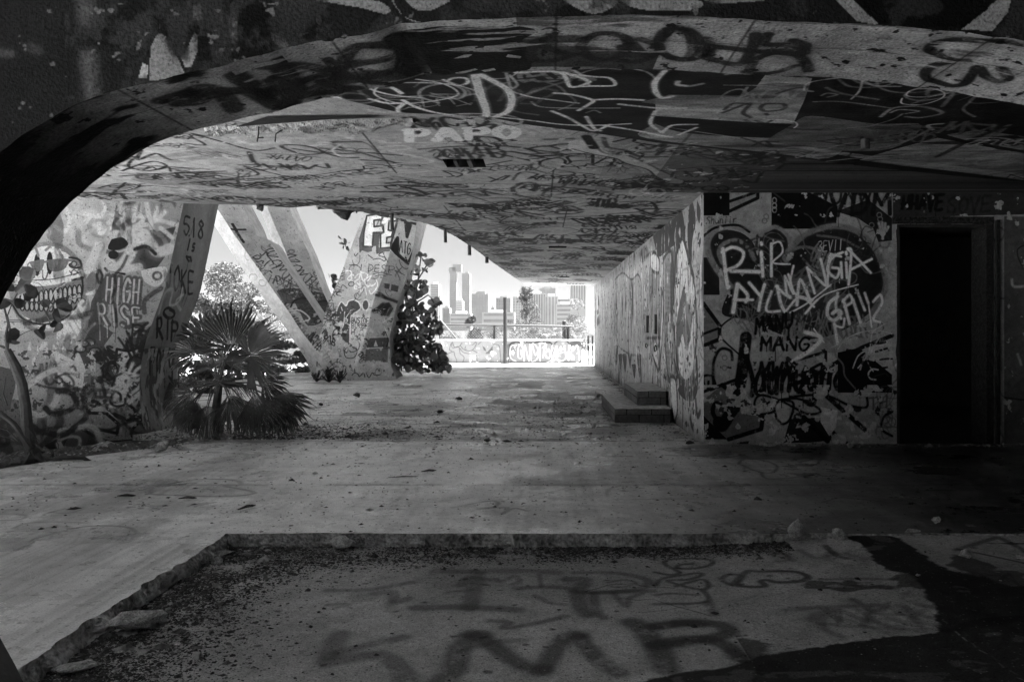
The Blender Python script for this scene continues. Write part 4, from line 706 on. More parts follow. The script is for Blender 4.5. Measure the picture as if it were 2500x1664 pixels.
dx0, dx1, dz = P(2190, 0, YF).x, P(2412, 0, YF).x, P(0, 548, YF).z
jg = lambda a_, k_: .010 * mnoise.noise(Vector((a_ * 9, k_, 0))) - .022 * max(0, mnoise.noise(Vector((a_ * 5, k_, 5))))
op = [(dx0 - .002 + jg(dz * i / 40, 1), dz * i / 40) for i in range(40)] + [(dx0 + (dx1 - dx0) * i / 20, dz - jg(i / 20, 2)) for i in range(1, 20)] + [(dx1 + .002 - jg(dz * i / 40, 3), dz * i / 40) for i in range(40)][::-1]
wall = [(XW, -.01), (dx0, -.01)] + op + [(dx1, -.01), (9, -.01), (9, ZC - .002), (XW, ZC - .002)]
tw = tessellate_polygon([[Vector((x, z, 0)) for x, z in wall]])
mesh_obj('front_wall', [(x, YF, z) for x, z in wall], [tuple(t) for t in tw], FW, RM, S_)
h = MB()
h.box(dx0 - .002, dx0 + .03, YF - .006, YF + .35, 0, dz); h.box(dx0 + .03, dx1 - .03, YF - .004, YF + .35, dz - .03, dz + .002); h.build('door_jamb', M('charred_wood', .02, ns=12, var=.6), RM)
DFR = M('peeling_frame', .014, ns=30, bs=60, var=1.4, fine=.8, bump=.6)
h = MB(); h.box(dx1 - .035, dx1 + .05, YF - .03, YF + .3, 0, dz); h.box(dx1 + .085, dx1 + .12, YF - .045, YF - .002, 0, dz + .05); h.build('door_frame', DFR, RM)
h = MB(); h.box(dx0 - .06, dx1 + .06, YF - .025, YF - .002, dz + .005, dz + .09); h.build('door_lintel', DFR, RM)
h = MB(); z0, z1 = -.008, ZC - .004
h.add([(x, y, z) for z in (z0, z1) for (x, y) in ((XW + .15, YF + .36), (8.8, YF + .36), (8.8, 14), (XW + .15, 14))], [(1, 2, 6, 5), (2, 3, 7, 6), (3, 0, 4, 7), (4, 5, 6, 7)]); h.build('inner_wall', M('dark_room_wall', .02, ns=5, var=.5), RM)  # room walls and floor coloured near-black so the doorway reads dark
h = MB(); h.add([(XW + .01, YF + .03, .004), (8.8, YF + .03, .004), (8.8, 14, .004), (XW + .1, 14, .004)], [(0, 1, 2, 3)]); h.build('inner_floor', M('dark_room_floor', .03, ns=5, var=.5), RM)

# ------------------------------------------------------------ unseen enclosure: walls added behind and right to darken the space, tiers above
h = MB(); h.box(8.6, 8.9, -5, YF - .01, -.3, ZC - .01); tag(h.build('side_wall', DARKC), 'dark wall added out of view at the right beyond the doorway to cut the light', 'wall')  # added light-blocking wall, separate from the room's painted side wall
h = MB(); h.box(-4.5, 8.5, -5.3, -5.01, -.3, ZC - .01); tag(h.build('back_light_block', DARKC), 'dark wall added behind the viewpoint to cut the light, out of the picture', 'wall')
h = MB(); h.box(-5.2, 12, 9, 29.4, 8.0, 8.4); h.box(-11, -5.2, 19.5, 27.5, 8.0, 8.4); tag(h.build('upper_deck_and_shade_strip', CONC), 'unseen raised grandstand deck and added shade strip high above the ceiling slab on slanted piers', 'grandstand deck')  # unseen deck; its strip over the V pier is added to block sun
# ------------------------------------------------------------ two block steps at the side wall
def brick(name, x, y, z, val, parent=None): pass
BRM = [M('block_%d' % i, v, ns=14, bs=60, var=.35, bump=.8, bdist=.01) for i, v in enumerate((.09, .12, .16))]
TOPM = M('block_top', .6, ns=9, bs=50, var=.5, bump=.6)  # tops much paler than the block sides: light from above put into colour
def block_step(x0, x1, y0, y1, z0, z1, label, hs):
    T = empty('block_step', ((x0 + x1) / 2, (y0 + y1) / 2, z0), label, 'step', 'block steps against the painted wall')
    core = MB(); core.box(x0 + .02, x1, y0 + .02, y1 - .02, z0 + .001, z1 - .008); core.build('mortar_core', M('mortar', .012, ns=20, var=.3), T)
    z = z0 + .002
    for c_, hh in enumerate(hs):
        zt = z + hh - .012; m = MB()
        x = x0; off = (.0, .18)[c_ % 2]; first = True
        while x < x1 - .02:
            L_ = (.36 - off if first and off else .36); xe = min(x1 - .002, x + L_); j = rnd.uniform(-.003, .003); m.box(x + .002, xe - .014, y0 + j, y0 + .1, z, zt); x = xe; first = False
        y = y0 + .105
        while y < y1 - .02: ye = min(y1, y + .36 + off * (y == y0 + .105)); j = rnd.uniform(-.003, .003); m.box(x0 + j, x0 + .1, y, ye - .008, z, zt); y = ye
        m.build('block_course', BRM[c_ % 3], T); z += hh
    for o_ in T.children:
        for v_ in o_.data.vertices: v_.co += Vector((rnd.uniform(-.003, .003), rnd.uniform(-.003, .003), rnd.uniform(-.002, .002)))
    t = MB(); t.box(x0 + .008, x1, y0 + .008, y1, z1 - .0075, z1); t.build('step_top', TOPM, T)
block_step(1.04, 1.86, 11.5, 14.05, 0, .21, 'lower wider block step standing on the floor by the painted side wall', (.12, .09))
block_step(1.42, 1.87, 11.98, 13.86, .211, .43, 'smaller upper block step stacked on the wide lower step by the side wall', (.12, .10))
# ------------------------------------------------------------ slanted piers
# pier one: mural wall and its narrow side
o1 = Vector((-6.34, 9.3, 0)); u1 = Vector((1.21, 1.1, 0)).normalized(); n1 = u1.cross(Vector((0, 0, 1)))
cm = Canvas('mural', o1 - u1 * 1.2 + Vector((0, 0, -.4)), u1, (0, 0, 1), 4.2, 4.0, 300, 300, .30)
cm.grain(.14, .6, 151); s4 = (.4464, 0, 450); cm.T = s4
cm.poly('-400,-200 1100,-200 1100,260 900,260 700,300 600,250 560,600 480,700 300,800 0,800 -400,800', .40, .9)
cm.poly('640,100 1000,90 1000,130 900,400 840,480 700,430 600,480 570,420 600,280', .055, .95); cm.poly('700,90 1050,-100 1050,90 960,230 850,260 800,170', .30, .9)
cm.line('420,100 400,250 450,330 430,240 500,160', .12, .5, .6, .7); cm.line('460,160 520,180 470,200 530,230', .05, .55, .4); cm.line('540,170 550,270 600,240', .05, .6, .4); cm.line('360,130 380,200 350,260 300,230', .05, .55, .5); cm.scrib(30, .3, 2.6, 2.5, 3.6, (.3, .9), (.02, .06), (.5, .25, .6, .35), (.4, .9), 152)
for st in ['650,210 690,170 660,150 720,120', '700,160 760,100 730,200', '750,130 780,200 720,240 800,220', '800,100 830,240', '860,130 850,200 900,150', '850,190 960,220', '720,170 800,180', '880,240 940,290']: cm.line(st, .06, .5, .4, .9)
# rounded pipe-like shape with dark centres
cm.line('600,330 620,280 700,290 720,260 780,270 830,330 860,370 930,350', .14, .45, .3); cm.line('600,430 640,460 700,400 740,320 790,270', .14, .48, .3); cm.line('590,400 585,460 640,470 760,450', .10, .46, .3)
cm.oval(620, 385, 28, 24, .03); cm.poly('610,300 670,290 700,330 640,360 590,350', .03, 1, True); cm.line('760,320 800,310', .02, .5); cm.line('780,300 785,340', .02, .5); cm.line('740,355 800,340 850,380', .05, .03, .4)
cm.poly('770,470 900,450 910,500 860,560 790,530', .5, 1, True); cm.oval(860, 500, 22, 20, .5, .12, .03); cm.line('680,490 600,480 575,460', .03, .02)
# vase with HIGH RISE
cm.poly('590,470 690,500 760,480 800,560 850,580 840,700 820,800 760,830 690,830 630,950 600,1020 440,1030 540,980 590,930 570,880 620,800 560,760 530,680 560,600', .30, 1)
cm.poly('560,520 600,480 590,600 540,650 540,760 620,810 570,880 590,930 520,980 400,1020 380,960 420,900 480,780 500,640', .09, .95)
cm.poly('700,840 820,830 790,900 660,930 640,980 600,1030 640,960', .09, .9)
cm.text('HIGH', (575, 640), (770, 655), (10, -135), .075, .11, .15, 1, .02, .74); cm.text('HIGH', (570, 643), (765, 658), (10, -135), .024, .42, .2, 1, .02, .74)
cm.text('RISE', (540, 760), (790, 790), (-10, -115), .075, .11, .15, 1, .02, .74); cm.text('RISE', (535, 763), (785, 793), (-10, -115), .024, .42, .2, 1, .02, .74)
cm.line('790,700 790,640 830,600 880,570', .06, .10); cm.line('690,780 790,760', .05, .10)
# lower white coral shapes
cm.poly('640,900 700,910 760,900 740,950 700,1000 720,1060 760,1100 740,1180 700,1150 640,1080 620,1040', .42, 1, True, .02, .035)
cm.poly('480,1220 560,1200 620,1250 700,1290 760,1270 830,1300 830,1440 760,1440 720,1400 600,1410 520,1380 440,1330 500,1330 640,1360 650,1310 580,1250 490,1250', .40, 1, False, .02, .04)
cm.oval(745, 1000, 50, 60, .06, .02, .03); cm.oval(600, 1020, 40, 50, .08, .02, .03); cm.poly('730,1330 780,1290 840,1290 840,1430 780,1420 720,1370', .18, 1, True, .02, .035)
cm.line('500,1180 600,1220 640,1270 720,1280 740,1240 700,1200', .04, .02); cm.poly('540,1130 660,1110 700,1200 640,1250 560,1190', .12, .9, True)
for x in (560, 600, 640, 670): cm.line('%d,1130 %d,1200 %d,1240' % (x, x + 5, x + 15), .04, .3, .5, .7)
cm.poly('440,1340 540,1400 720,1420 720,1500 300,1540 200,1500 220,1440 330,1400', .10, .8)
# little leaves, lower left colours
for x, y in ((490, 860), (520, 910), (440, 900), (455, 870)): cm.oval(x, y, 30, 18, .2, .05, .02)
cm.poly('120,1040 330,1020 420,1080 300,1250 240,1440 100,1480 0,1450 0,1080', .33, .8, True); cm.line('320,1140 380,1100', .05, .1); cm.line('300,1240 330,1300 260,1400 220,1440', .09, .08, .4, .9); cm.line('240,1340 330,1330 400,1350', .05, .06, .4, .9); cm.poly('240,1430 330,1380 380,1360 340,1440 280,1480', .05, .9, True)
cm.poly('-300,1000 60,1010 60,1200 20,1240 -300,1300', .06, .8, True); cm.poly('-300,1200 120,1180 120,1330 -300,1500', .12, .7, True); cm.scrib(14, .2, 1.5, .2, .8, (.3, .8), (.03, .06), (.05, .3, .08), (.5, .8), 153)
cm.poly('400,1060 480,1030 520,1080 500,1160 440,1160 400,1120', .14, .8, True)
# round grinning face
cm.oval(270, 570, 195, 245, .42, .22, .06); cm.oval(265, 560, 178, 225, .62)
cm.poly('40,560 120,556 270,548 380,530 446,510 445,600 400,690 330,740 220,760 130,720 70,650', .22, 1); cm.line('60,575 200,560 330,540 450,508', .025, .02); cm.line('450,510 448,600 400,690 330,745 220,765 120,730 70,660', .022, .03)
cm.line('120,525 270,520 350,505 440,480', .012, .05); cm.line('110,545 250,545 380,522', .05, .58)
for i in range(13):
    x = 110 + i * 26; y = 570 - i * 4; cm.oval(x + 12, y + 60, 12, 34, .42, .03, .014); cm.oval(x + 12, y + 125 - abs(i - 6) * 5, 12, 24, .36, .03, .014)
cm.scrib(20, 1.35, 2.2, 2.1, 2.6, (.1, .3), (.006, .014), (.04, .5), (.6, .9), 154)
cm.oval(203, 440, 17, 62, .03); cm.oval(272, 430, 17, 62, .03); cm.line('200,425 200,455', .02, .1)
cm.poly('160,425 238,410 236,450 220,474 185,470', .16, .92, True); cm.poly('256,412 370,408 355,460 310,476 270,465', .16, .92, True); cm.line('236,425 258,422', .025, .2); cm.line('370,415 440,418', .03, .2)
cm.line('125,455 165,460 160,490 130,490 120,470', .025, .05); cm.line('380,400 430,410 445,450 400,455 380,440 400,430', .025, .04); cm.oval(405, 435, 14, 14, .35, .08, .015)
cm.line('232,470 235,510 250,515 262,480', .016, .12); cm.line('190,330 210,390', .03, .22); cm.line('300,330 345,400', .03, .22); cm.line('250,360 280,330 260,330', .03, .22); cm.line('340,360 380,370 350,340', .03, .22); cm.line('430,260 440,330 540,360 560,330', .07, .25); cm.line('480,470 510,400 540,330', .10, .5); cm.poly('470,520 500,480 530,500 520,570 480,580', .2, 1, True); cm.line('540,470 530,500 545,540 560,500 545,470', .03, .03)
for i in range(6): cm.line('%d,%d %d,%d' % (130 + i * 35, 735, 128 + i * 35, 735 + rnd.randint(30, 70)), .008, .06, .3, .8)
cm.text('SMiLE', (350, 910), (500, 700), (-42, -75), .05, .55, .3, 1, .03, .74); cm.line('475,600 500,595', .03, .6)
cm.line('250,930 320,880 400,820', .04, .33, .5, .8); cm.line('230,900 330,850', .05, .3, .5, .7); cm.line('430,900 480,800 520,760', .03, .45, .4, .8)
cm.peel(.06, .58, .62, .50, 155, 1.45, 2.2, 1.05, 1.6, .8, .7, 1.3); cm.peel(.05, .60, .64, .05, 156, 1.3, 2.8, .7, 1.5, .85); cm.peel(.04, .62, .66, .42, 157, 1.9, 2.9, .5, 1.3, .7); cm.peel(.3, .62, .70, .07, 158, 0, None, 0, None, .6, .6, 2)
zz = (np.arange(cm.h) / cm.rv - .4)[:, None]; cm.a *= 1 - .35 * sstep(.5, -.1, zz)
cm.rtags(16, 1.6, 3.2, .5, 1.7, (.2, .5), (.15, .35), (.02, .05), (.03, .5, .04), (.3, .8), (.7, 1), 166); cm.scrib(14, 1.5, 3.4, .4, 2.0, (.4, .9), (.03, .07), (.03, .45, .03), (.7, 1), 167); cm.a *= 1.25; cm.cracks(12, .5, 3.6, 0, 3.4, (.3, 1.2), .008, .05, 168)
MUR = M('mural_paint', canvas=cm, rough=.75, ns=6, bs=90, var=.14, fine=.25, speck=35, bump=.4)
p1 = empty('mural_pier', (-5.6, 10, -.2), 'broad slanted pier with a painted grinning face and 518 is a joke down its side', 'pier')
def mp(px, py): return ray_plane(px, py, o1, n1)
rt = [mp(*p) for p in [(372, 1099), (366, 1091), (357, 1062), (348, 1030), (342, 985), (340, 941), (342, 912), (346, 880), (357, 829), (380, 765), (404, 700), (427, 595), (449, 492), (480, 350), (545, 55)]]
rt[0].z = rt[1].z - .15
lft = [Vector((-9.2, 0, rt[-1].z)), Vector((-8.2, 0, -.4))]
for v in lft: v.y = 9.3 + (v.x + 6.34) * 1.1 / 1.21
loop = rt + lft
tq = tessellate_polygon([[Vector(((v - o1).dot(u1), v.z, 0)) for v in loop]])
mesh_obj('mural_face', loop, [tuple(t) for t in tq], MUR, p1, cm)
EX = Vector((.07, .92, 0)); bk = [v + EX for v in loop]; nl = len(loop)
sidec = Canvas('pierside', (0, 10.2, -.5), (.07, .92, 0), (0, 0, 1), 2.0, 4.2, 300, 220, .22, proj=None)
# side canvas: u runs along the extrusion, v is height
def proj_side(px, py):
    zt = None; best = None
    for i in range(len(rt) - 1):
        for k in range(12):
            a = rt[i].lerp(rt[i + 1], k / 12)
            for t in range(0, 25):
                q = a + EX * (t / 24); qx = CX + q.x / q.y * F; qy = CY - (q.z - H) / q.y * F
                d = (qx - px) ** 2 + (qy - py) ** 2
                if best is None or d < best: best = d; zt = (t / 24, q.z)
    return zt
class Side(Canvas):
    def at(s, x, y):
        k, ox, oy = s.T; t, z = proj_side(ox + x * k, oy + y * k); return (t * .92, z + .5)
sp = Side('pierside', (0, 0, -.5), (1, 0, 0), (0, 0, 1), .92, 4.6, 260, 200, .21)
sp.grain(.2, .4, 161, .5, 3); sp.T = s4
for t_, a, b, hgt in [('518', (1000, 262), (1118, 300), (6, -90)), ('is', (1020, 345), (1070, 375), (4, -70)), ('a', (1010, 415), (1058, 428), (0, -52))]: sp.text(t_, a, b, hgt, .035, .02, .2, 1, .02, .74)
sp.text('JOKE', (905, 560), (1060, 610), (8, -125), .04, .02, .2, 1, .02, .72); sp.text('O', (890, 722), (960, 735), (4, -50), .04, .02, .2)
sp.text('RIP', (850, 840), (975, 855), (4, -105), .04, .02, .2, 1, .02, .74); sp.text('POTS', (815, 1040), (950, 1075), (6, -150), .04, .02, .2, 1, .02, .72)
sp.line('870,700 900,600 940,580 930,660 980,640 1000,560', .04, .5, .4, .7); sp.line('990,690 960,640 1000,600', .04, .5, .4, .6); sp.peel(.12, .56, .62, .06, 163, 0, None, .2, 1.6, .8, .7, 2); sp.peel(.1, .60, .64, .36, 164, 0, None, .2, 1.6, .8, .7, 2); sp.peel(.3, .6, .66, .3, 165, 0, None, 0, None, .5)
SPM = M('pier_side_paint', canvas=sp, rough=.75, ns=8, bs=60, var=.15, bump=.5)
sv_ = []; uvp = []
for v in rt:
    for t in (0, 1): sv_.append(v + EX * t); uvp.append((float(t), (v.z + .5) / 4.6))
so = mesh_obj('narrow_side', sv_, [(2 * i, 2 * i + 1, 2 * i + 3, 2 * i + 2) for i in range(len(rt) - 1)], SPM, p1)
uvl = so.data.uv_layers.new(name='UVMap')
for l in so.data.loops: uvl.data[l.index].uv = uvp[l.vertex_index]
mesh_obj('rear_face', bk, [tuple(t) for t in tq], CONC, p1)
mesh_obj('outer_side', loop + bk, [(i, i + 1, nl + i + 1, nl + i) for i in range(len(rt) - 1, nl - 1)], CONC, p1)

# pier two: V shaped, three arms
c2 = Canvas('vpier', (-12, 21, -.3), (1, 0, 0), (0, 0, 1), 10, 6.0, 200, 200, .42)
c2.grain(.12, .8, 171); c2.T = (.1658, 780, 500); c2.scrib(50, 1.5, 7.6, .5, 4.3, (.3, .9), (.015, .04), (.06, .08, .5), (.4, .8), 172)
zz2 = (np.arange(c2.h) / c2.rv - .3)[:, None]
# FEN
c2.poly('650,150 900,90 910,200 880,230 780,210 780,300 910,300 940,400 880,400 860,700 830,720 820,600 690,610 560,690 550,480', .09, .9)
c2.poly('665,140 820,125 915,150 900,205 780,215 785,310 910,305 945,400 775,400 765,610 620,600 625,400', .62, 1, False, .06, .05)
c2.poly('930,160 1135,190 1130,240 1020,235 1010,370 1085,390 1060,470 990,480 985,560 1055,560 1055,630 895,640 890,420 940,400 930,290 890,280 895,230', .60, 1, False, .06, .05)
c2.poly('1160,210 1255,230 1270,460 1330,250 1440,260 1360,640 1275,850 1150,720 1150,480 1060,640 1060,560', .50, 1, False, .05, .07)
c2.poly('1040,640 1150,470 1150,720 1270,860 1240,850 1100,720', .03); c2.poly('1255,230 1330,240 1320,330 1270,460', .06)
c2.poly('550,580 620,610 760,610 760,680 690,690 600,660 570,700', .12, .9); c2.poly('830,600 900,640 1050,640 1040,690 960,690 900,710 840,720', .12, .9)
c2.text('ATG', (1160, 680), (1310, 720), (15, -170), .022, .02, .2, 1, .03, .8); c2.line('1245,765 1248,770', .04, .02); c2.line('1255,795 1258,800', .04, .02)
for st in ['480,710 500,740 540,700', '700,730 770,780', '780,800 880,790 960,830 970,780 870,740 930,700 960,760 1010,840', '1160,800 1180,880 1240,930 1280,910', '410,875 520,880 580,920', '600,870 590,960', '1160,1100 1130,1000 1100,960 1220,1020']: c2.line(st, .022, .05)
c2.text('DESPX', (690, 970), (1200, 1010), (10, -100), .02, .03, .2, 1, .05); c2.line('780,1020 900,1000 1050,1030', .02, .04); c2.line('820,1050 900,1030 970,1045', .02, .04)
for st in ['360,960 420,960 440,1010 380,1080 430,1100 480,1020 440,1040 470,1160', '500,1070 540,1020 580,1010 560,1080 500,1130 540,1220', '590,970 600,1040 640,1120 700,1040 660,1000 600,990', '700,1070 760,1040 700,1120', '500,1110 500,1230 590,1200 520,1130', '580,1120 600,1280 650,1200 690,1320', '650,1090 680,1180 780,1190 830,1150', '700,1210 780,1180', '840,1110 860,1180 820,1260 760,1310 730,1260', '740,1170 760,1240']: c2.line(st, .03, .68, .3)
c2.poly('955,1150 1025,1160 1010,1235 950,1225', .01); c2.poly('1045,1165 1140,1185 1120,1275 1030,1255', .01); c2.line('965,1240 965,1290 1000,1340', .01, .05)
c2.poly('900,1000 1060,700 1280,860 1220,1100 1130,1260 870,1280', .30, .35)
# heart-like blue shapes below
c2.T = (.153, 780, 700)
c2.poly('240,430 260,330 320,235 400,300 440,230 520,210 610,250 650,340 560,420 480,450 460,700 470,900 400,880 330,800 250,600', .09, .95); c2.line('225,430 260,320 320,235 400,300 440,230 520,205 610,240 655,340 530,430', .03, .65, .3)
c2.oval(735, 290, 58, 85, .12, .65, .03); c2.line('195,640 205,740', .03, .55); c2.line('380,400 370,560 350,640', .025, .68); c2.line('490,370 400,500 430,520 420,580 470,610', .025, .68); c2.line('320,320 340,380', .02, .6); c2.line('280,610 330,580', .02, .65); c2.line('285,635 335,595', .02, .65)
c2.line('170,500 200,450 240,480 200,560 300,680 380,760', .12, .035); c2.line('190,820 200,770 300,740', .06, .035)
c2.poly('490,440 830,450 790,650 720,850 650,1080 600,1250 560,1250 610,950 460,950 470,620', .55, 1)
c2.text('DUSTOE', (495, 570), (800, 585), (0, -85), .018, .05, .2, 1, .03); c2.text('BUKEE', (495, 655), (780, 665), (0, -75), .018, .05, .2, 1, .03); c2.text('HTC', (490, 760), (710, 765), (0, -85), .018, .05, .2, 1, .03); c2.text("'25", (500, 850), (650, 855), (0, -75), .018, .05, .2, 1, .03)
c2.poly('870,470 1110,470 1120,760 1000,800 800,830 850,640 880,520', .42, .9); c2.poly('720,820 1050,810 1060,960 700,970', .09, .95); c2.poly('880,850 910,950 850,950', .5); c2.poly('740,990 1060,980 1050,1210 720,1200', .17, .95)
c2.line('1020,700 1060,850 1030,960', .03, .03); [c2.line(q, .02, .6) for q in ['1010,640 1060,800', '1070,640 1110,700', '1020,700 1100,690', '1000,560 1110,480', '1010,510 1060,600']]
for st in ['880,400 1000,270 1060,300 940,400', '860,380 960,330 1080,270 980,440', '1060,300 1020,440', '1120,340 1060,450', '1100,300 1000,380', '910,130 1060,180 1220,240', '960,100 1040,170']: c2.line(st, .08, .03, .4, .9)
for st in ['520,1410 560,1370 620,1390 640,1430 700,1370 720,1440', '740,1380 780,1450 830,1370 860,1410 950,1400 950,1310 880,1320 870,1390', '660,1190 700,1290 640,1340', '700,1120 640,1190 740,1240', '260,1220 270,1120 330,1110', '470,1310 500,1280 520,1320', '420,970 380,1040 420,1130 540,1130 600,1050 590,950']: c2.line(st, .022, .04)
c2.line('0,740 30,700 80,720 70,780 20,790 60,830 120,790', .03, .03); c2.text('DAB', (20, 820), (220, 960), (20, -110), .03, .03)
c2.poly('300,1240 600,1220 1000,1200 1080,1300 1100,1440 700,1340 300,1400', .5, .6, True)
c2.peel(.25, .60, .66, .55, 174, 2, 9, .2, 2, .8); c2.peel(.12, .66, .70, .08, 175, 2, 9, .2, 2.2, .8)
# left arm paint
c2.T = (.153, 500, 480)
for st in ['240,120 340,260 330,340', '300,140 360,200 350,300 420,280', '380,160 400,300', '380,240 460,230', '470,120 500,300 520,400', '540,190 600,200 560,300 540,390 520,260', '620,280 630,440 700,480 690,440 640,470']: c2.line(st, .05, .42, .4, .8)
for st in ['395,420 480,560 590,720', '340,510 440,515 540,490']: c2.line(st, .05, .02, .2, 1, False)
for st in ['870,830 920,790 1000,800 920,850 900,900 960,920 1060,910 1000,870', '810,890 840,920 880,850 900,910 950,970', '750,950 790,920 830,950 800,990 740,960', '800,1040 870,1010 870,1050', '900,1100 920,1040 960,990 1000,1040 960,980', '980,1000 1040,980 1100,1010 1060,1080 1000,1130', '1040,1100 1130,1060 1090,1150 1180,1120', '1080,1280 1100,1350', '980,1170 1010,1200']: c2.line(st, .03, .04, .2, .9)
c2.text('ABO', (1190, 1470), (1380, 1420), (10, -70), .03, .4); c2.poly('1120,1500 1200,1450 1400,1440 1500,1500 1500,1700 1250,1700', .06, .8); c2.line('1280,1540 1340,1500 1400,1520 1340,1620', .04, .4)
for st in ['890,1430 960,1410 1000,1440 920,1440 960,1490', '1020,1440 1060,1450', '600,1020 680,1160', '700,1180 830,1310', '580,1080 660,1150', '760,1300 840,1390']: c2.line(st, .018, .08, .2, .8)
c2.poly('870,1480 1100,1490 1300,1750 1600,2100 1500,2200 1200,1900', .30, .9)
c2.rtags(26, 4.4, 6.6, 2.0, 3.6, (.3, .6), (.15, .3), (.015, .03), (.06, .08), (-.8, .3), (.6, .9), 176)
c2.T = (.4145, 400, 450)
c2.text('FSEL', (600, 640), (770, 870), (-6, -45), .05, .14, .2, 1, .02, .8); c2.poly('740,680 790,650 850,700 890,800 830,830 780,750', .06, .85, True); c2.line('735,720 745,680 790,665 840,700', .035, .02); c2.line('735,745 780,740 830,790 790,810', .03, .55); c2.rtags(20, 3.4, 6.2, .3, 1.9, (.3, .6), (.15, .35), (.02, .04), (.04, .06, .55), (-.8, .4), (.6, .9), 177)
c2.line('890,680 910,740 870,740 900,770 950,720 920,690 960,680', .05, .08); c2.peel(.10, .66, .70, .6, 178, 2, 9, .3, 2.2, .6); c2.grain(.06, .05, 179)
c2.scrib(70, 4.0, 7.4, .2, 3.4, (.15, .5), (.012, .03), (.03, .05, .04), (.6, 1), 184); c2.grain(.14, .25, 185)
VP = M('v_pier_paint', canvas=c2, rough=.8, ns=4, bs=50, var=.14, fine=.22, speck=14, bump=.4)
c2s = Canvas('vside', (-12, 21, -.3), (1, 0, 0), (0, 0, 1), 10, 6.0, 120, 120, .30); c2s.grain(.2, .5, 181); c2s.grain(.14, .06, 186); c2s.peel(.3, .58, .66, .28, 187, 0, None, 2, 5, .5); c2s.scrib(60, 2.5, 7.5, .2, 4.2, (.2, .6), (.012, .03), (.12, .2, .08), (.4, .9), 188); c2s.scrib(20, 3, 7, .3, 2.5, (.3, .9), (.02, .05), (.15, .3), (.4, .7), 182); c2s.peel(.3, .60, .66, .3, 183, 0, None, 0, 2.2, .6)
VS = M('v_pier_pale_paint', canvas=c2s, rough=.8, ns=4, bs=40, var=.1, bump=.4)
p2 = empty('v_pier', (-5, 21.2, 0), 'large V shaped concrete pier with the letters FEN on its right arm', 'pier')
def arm(name, rows, mats, back, parent):
    """rows bottom to top, each a list of (px, py, D) from left to right; faces between columns get mats[k]"""
    A_ = empty(name, tuple(parent.location), None, None); A_.parent = parent; A_.location = (0, 0, 0)
    R_ = []
    for a, b in zip(rows[:-1], rows[1:]):
        for k in range(4): R_.append([tuple(p[i] + (q[i] - p[i]) * k / 4 for i in range(3)) for p, q in zip(a, b)])
    R_.append(rows[-1]); rows = R_
    W3 = [[P(*p) for p in r] for r in rows]
    for j, r in enumerate(W3):
        for i, v in enumerate(r):
            if 0 < j < len(W3) - 1:
                v.x += .025 * mnoise.noise(Vector((v.x, v.z * 2.3, i))); v.z += .0
    nc = len(W3[0])
    for k in range(nc - 1):
        vs = [r[c] for r in W3 for c in (k, k + 1)]
        mesh_obj('painted_face', vs, [(2 * i, 2 * i + 1, 2 * i + 3, 2 * i + 2) for i in range(len(W3) - 1)], mats[k], A_, c2s if mats[k] is VS else c2)
    vs = []
    for r in W3: vs += [r[-1], r[-1] + Vector((0, back, 0)), r[0] + Vector((0, back, 0)), r[0]]
    fs = [(4 * i + a, 4 * i + a + 1, 4 * i + a + 5, 4 * i + a + 4) for i in range(len(W3) - 1) for a in range(3)]
    mesh_obj('rear_face', vs, fs, CONC, A_)
    return A_
def rows(spec, Ds): return [[(x, y, d) for (x, y), d in zip(r, Ds)] for r in spec]
arm('left_arm', rows([[(770, 945), (835, 948), (880, 940)], [(748, 877), (800, 890), (850, 860)], [(698, 802), (744, 819), (788, 790)], [(649, 736), (690, 740), (773, 765)], [(587, 649), (632, 657), (727, 695)], [(545, 585), (588, 595), (690, 641)], [(530, 560), (570, 570), (657, 591)], [(520, 545), (558, 552), (626, 574)], [(512, 535), (545, 530), (616, 549)], [(487, 497), (524, 500), (589, 498)], [(330, 257), (365, 257), (430, 257)]], (21.6, 21.05, 21.7)), [VS, VP], .9, p2)
arm('rear_arm', rows([[(790, 930), (805, 930), (860, 930)], [(760, 800), (775, 805), (830, 800)], [(716, 700), (734, 700), (785, 704)], [(687, 641), (708, 641), (762, 641)], [(653, 558), (674, 558), (727, 558)], [(631, 504), (652, 504), (703, 504)], [(520, 240), (541, 240), (592, 240)]], (23.6, 23.2, 23.8)), [VS, VP], .9, p2)
spec = [[(768, 929), (870, 934), (968, 925), (975, 920)], [(772, 890), (877, 885), (953, 894), (958, 890)], [(780, 823), (892, 820), (951, 823), (960, 820)], [(790, 775), (904, 765), (961, 773), (969, 770)], [(802, 736), (912, 735), (972, 733), (978, 730)], [(827, 682), (932, 682), (990, 682), (996, 680)], [(850, 620), (951, 618), (1005, 620), (1015, 617)], [(880, 543), (974, 537), (1018, 543), (1033, 541)], [(897, 500), (985, 497), (1027, 500), (1044, 500)], [(992, 250), (1060, 250), (1085, 250), (1110, 250)]]
arm('right_arm', rows(spec, (21.3, 20.95, 21.35, 22.2)), [VP, VP, VS], .6, p2)

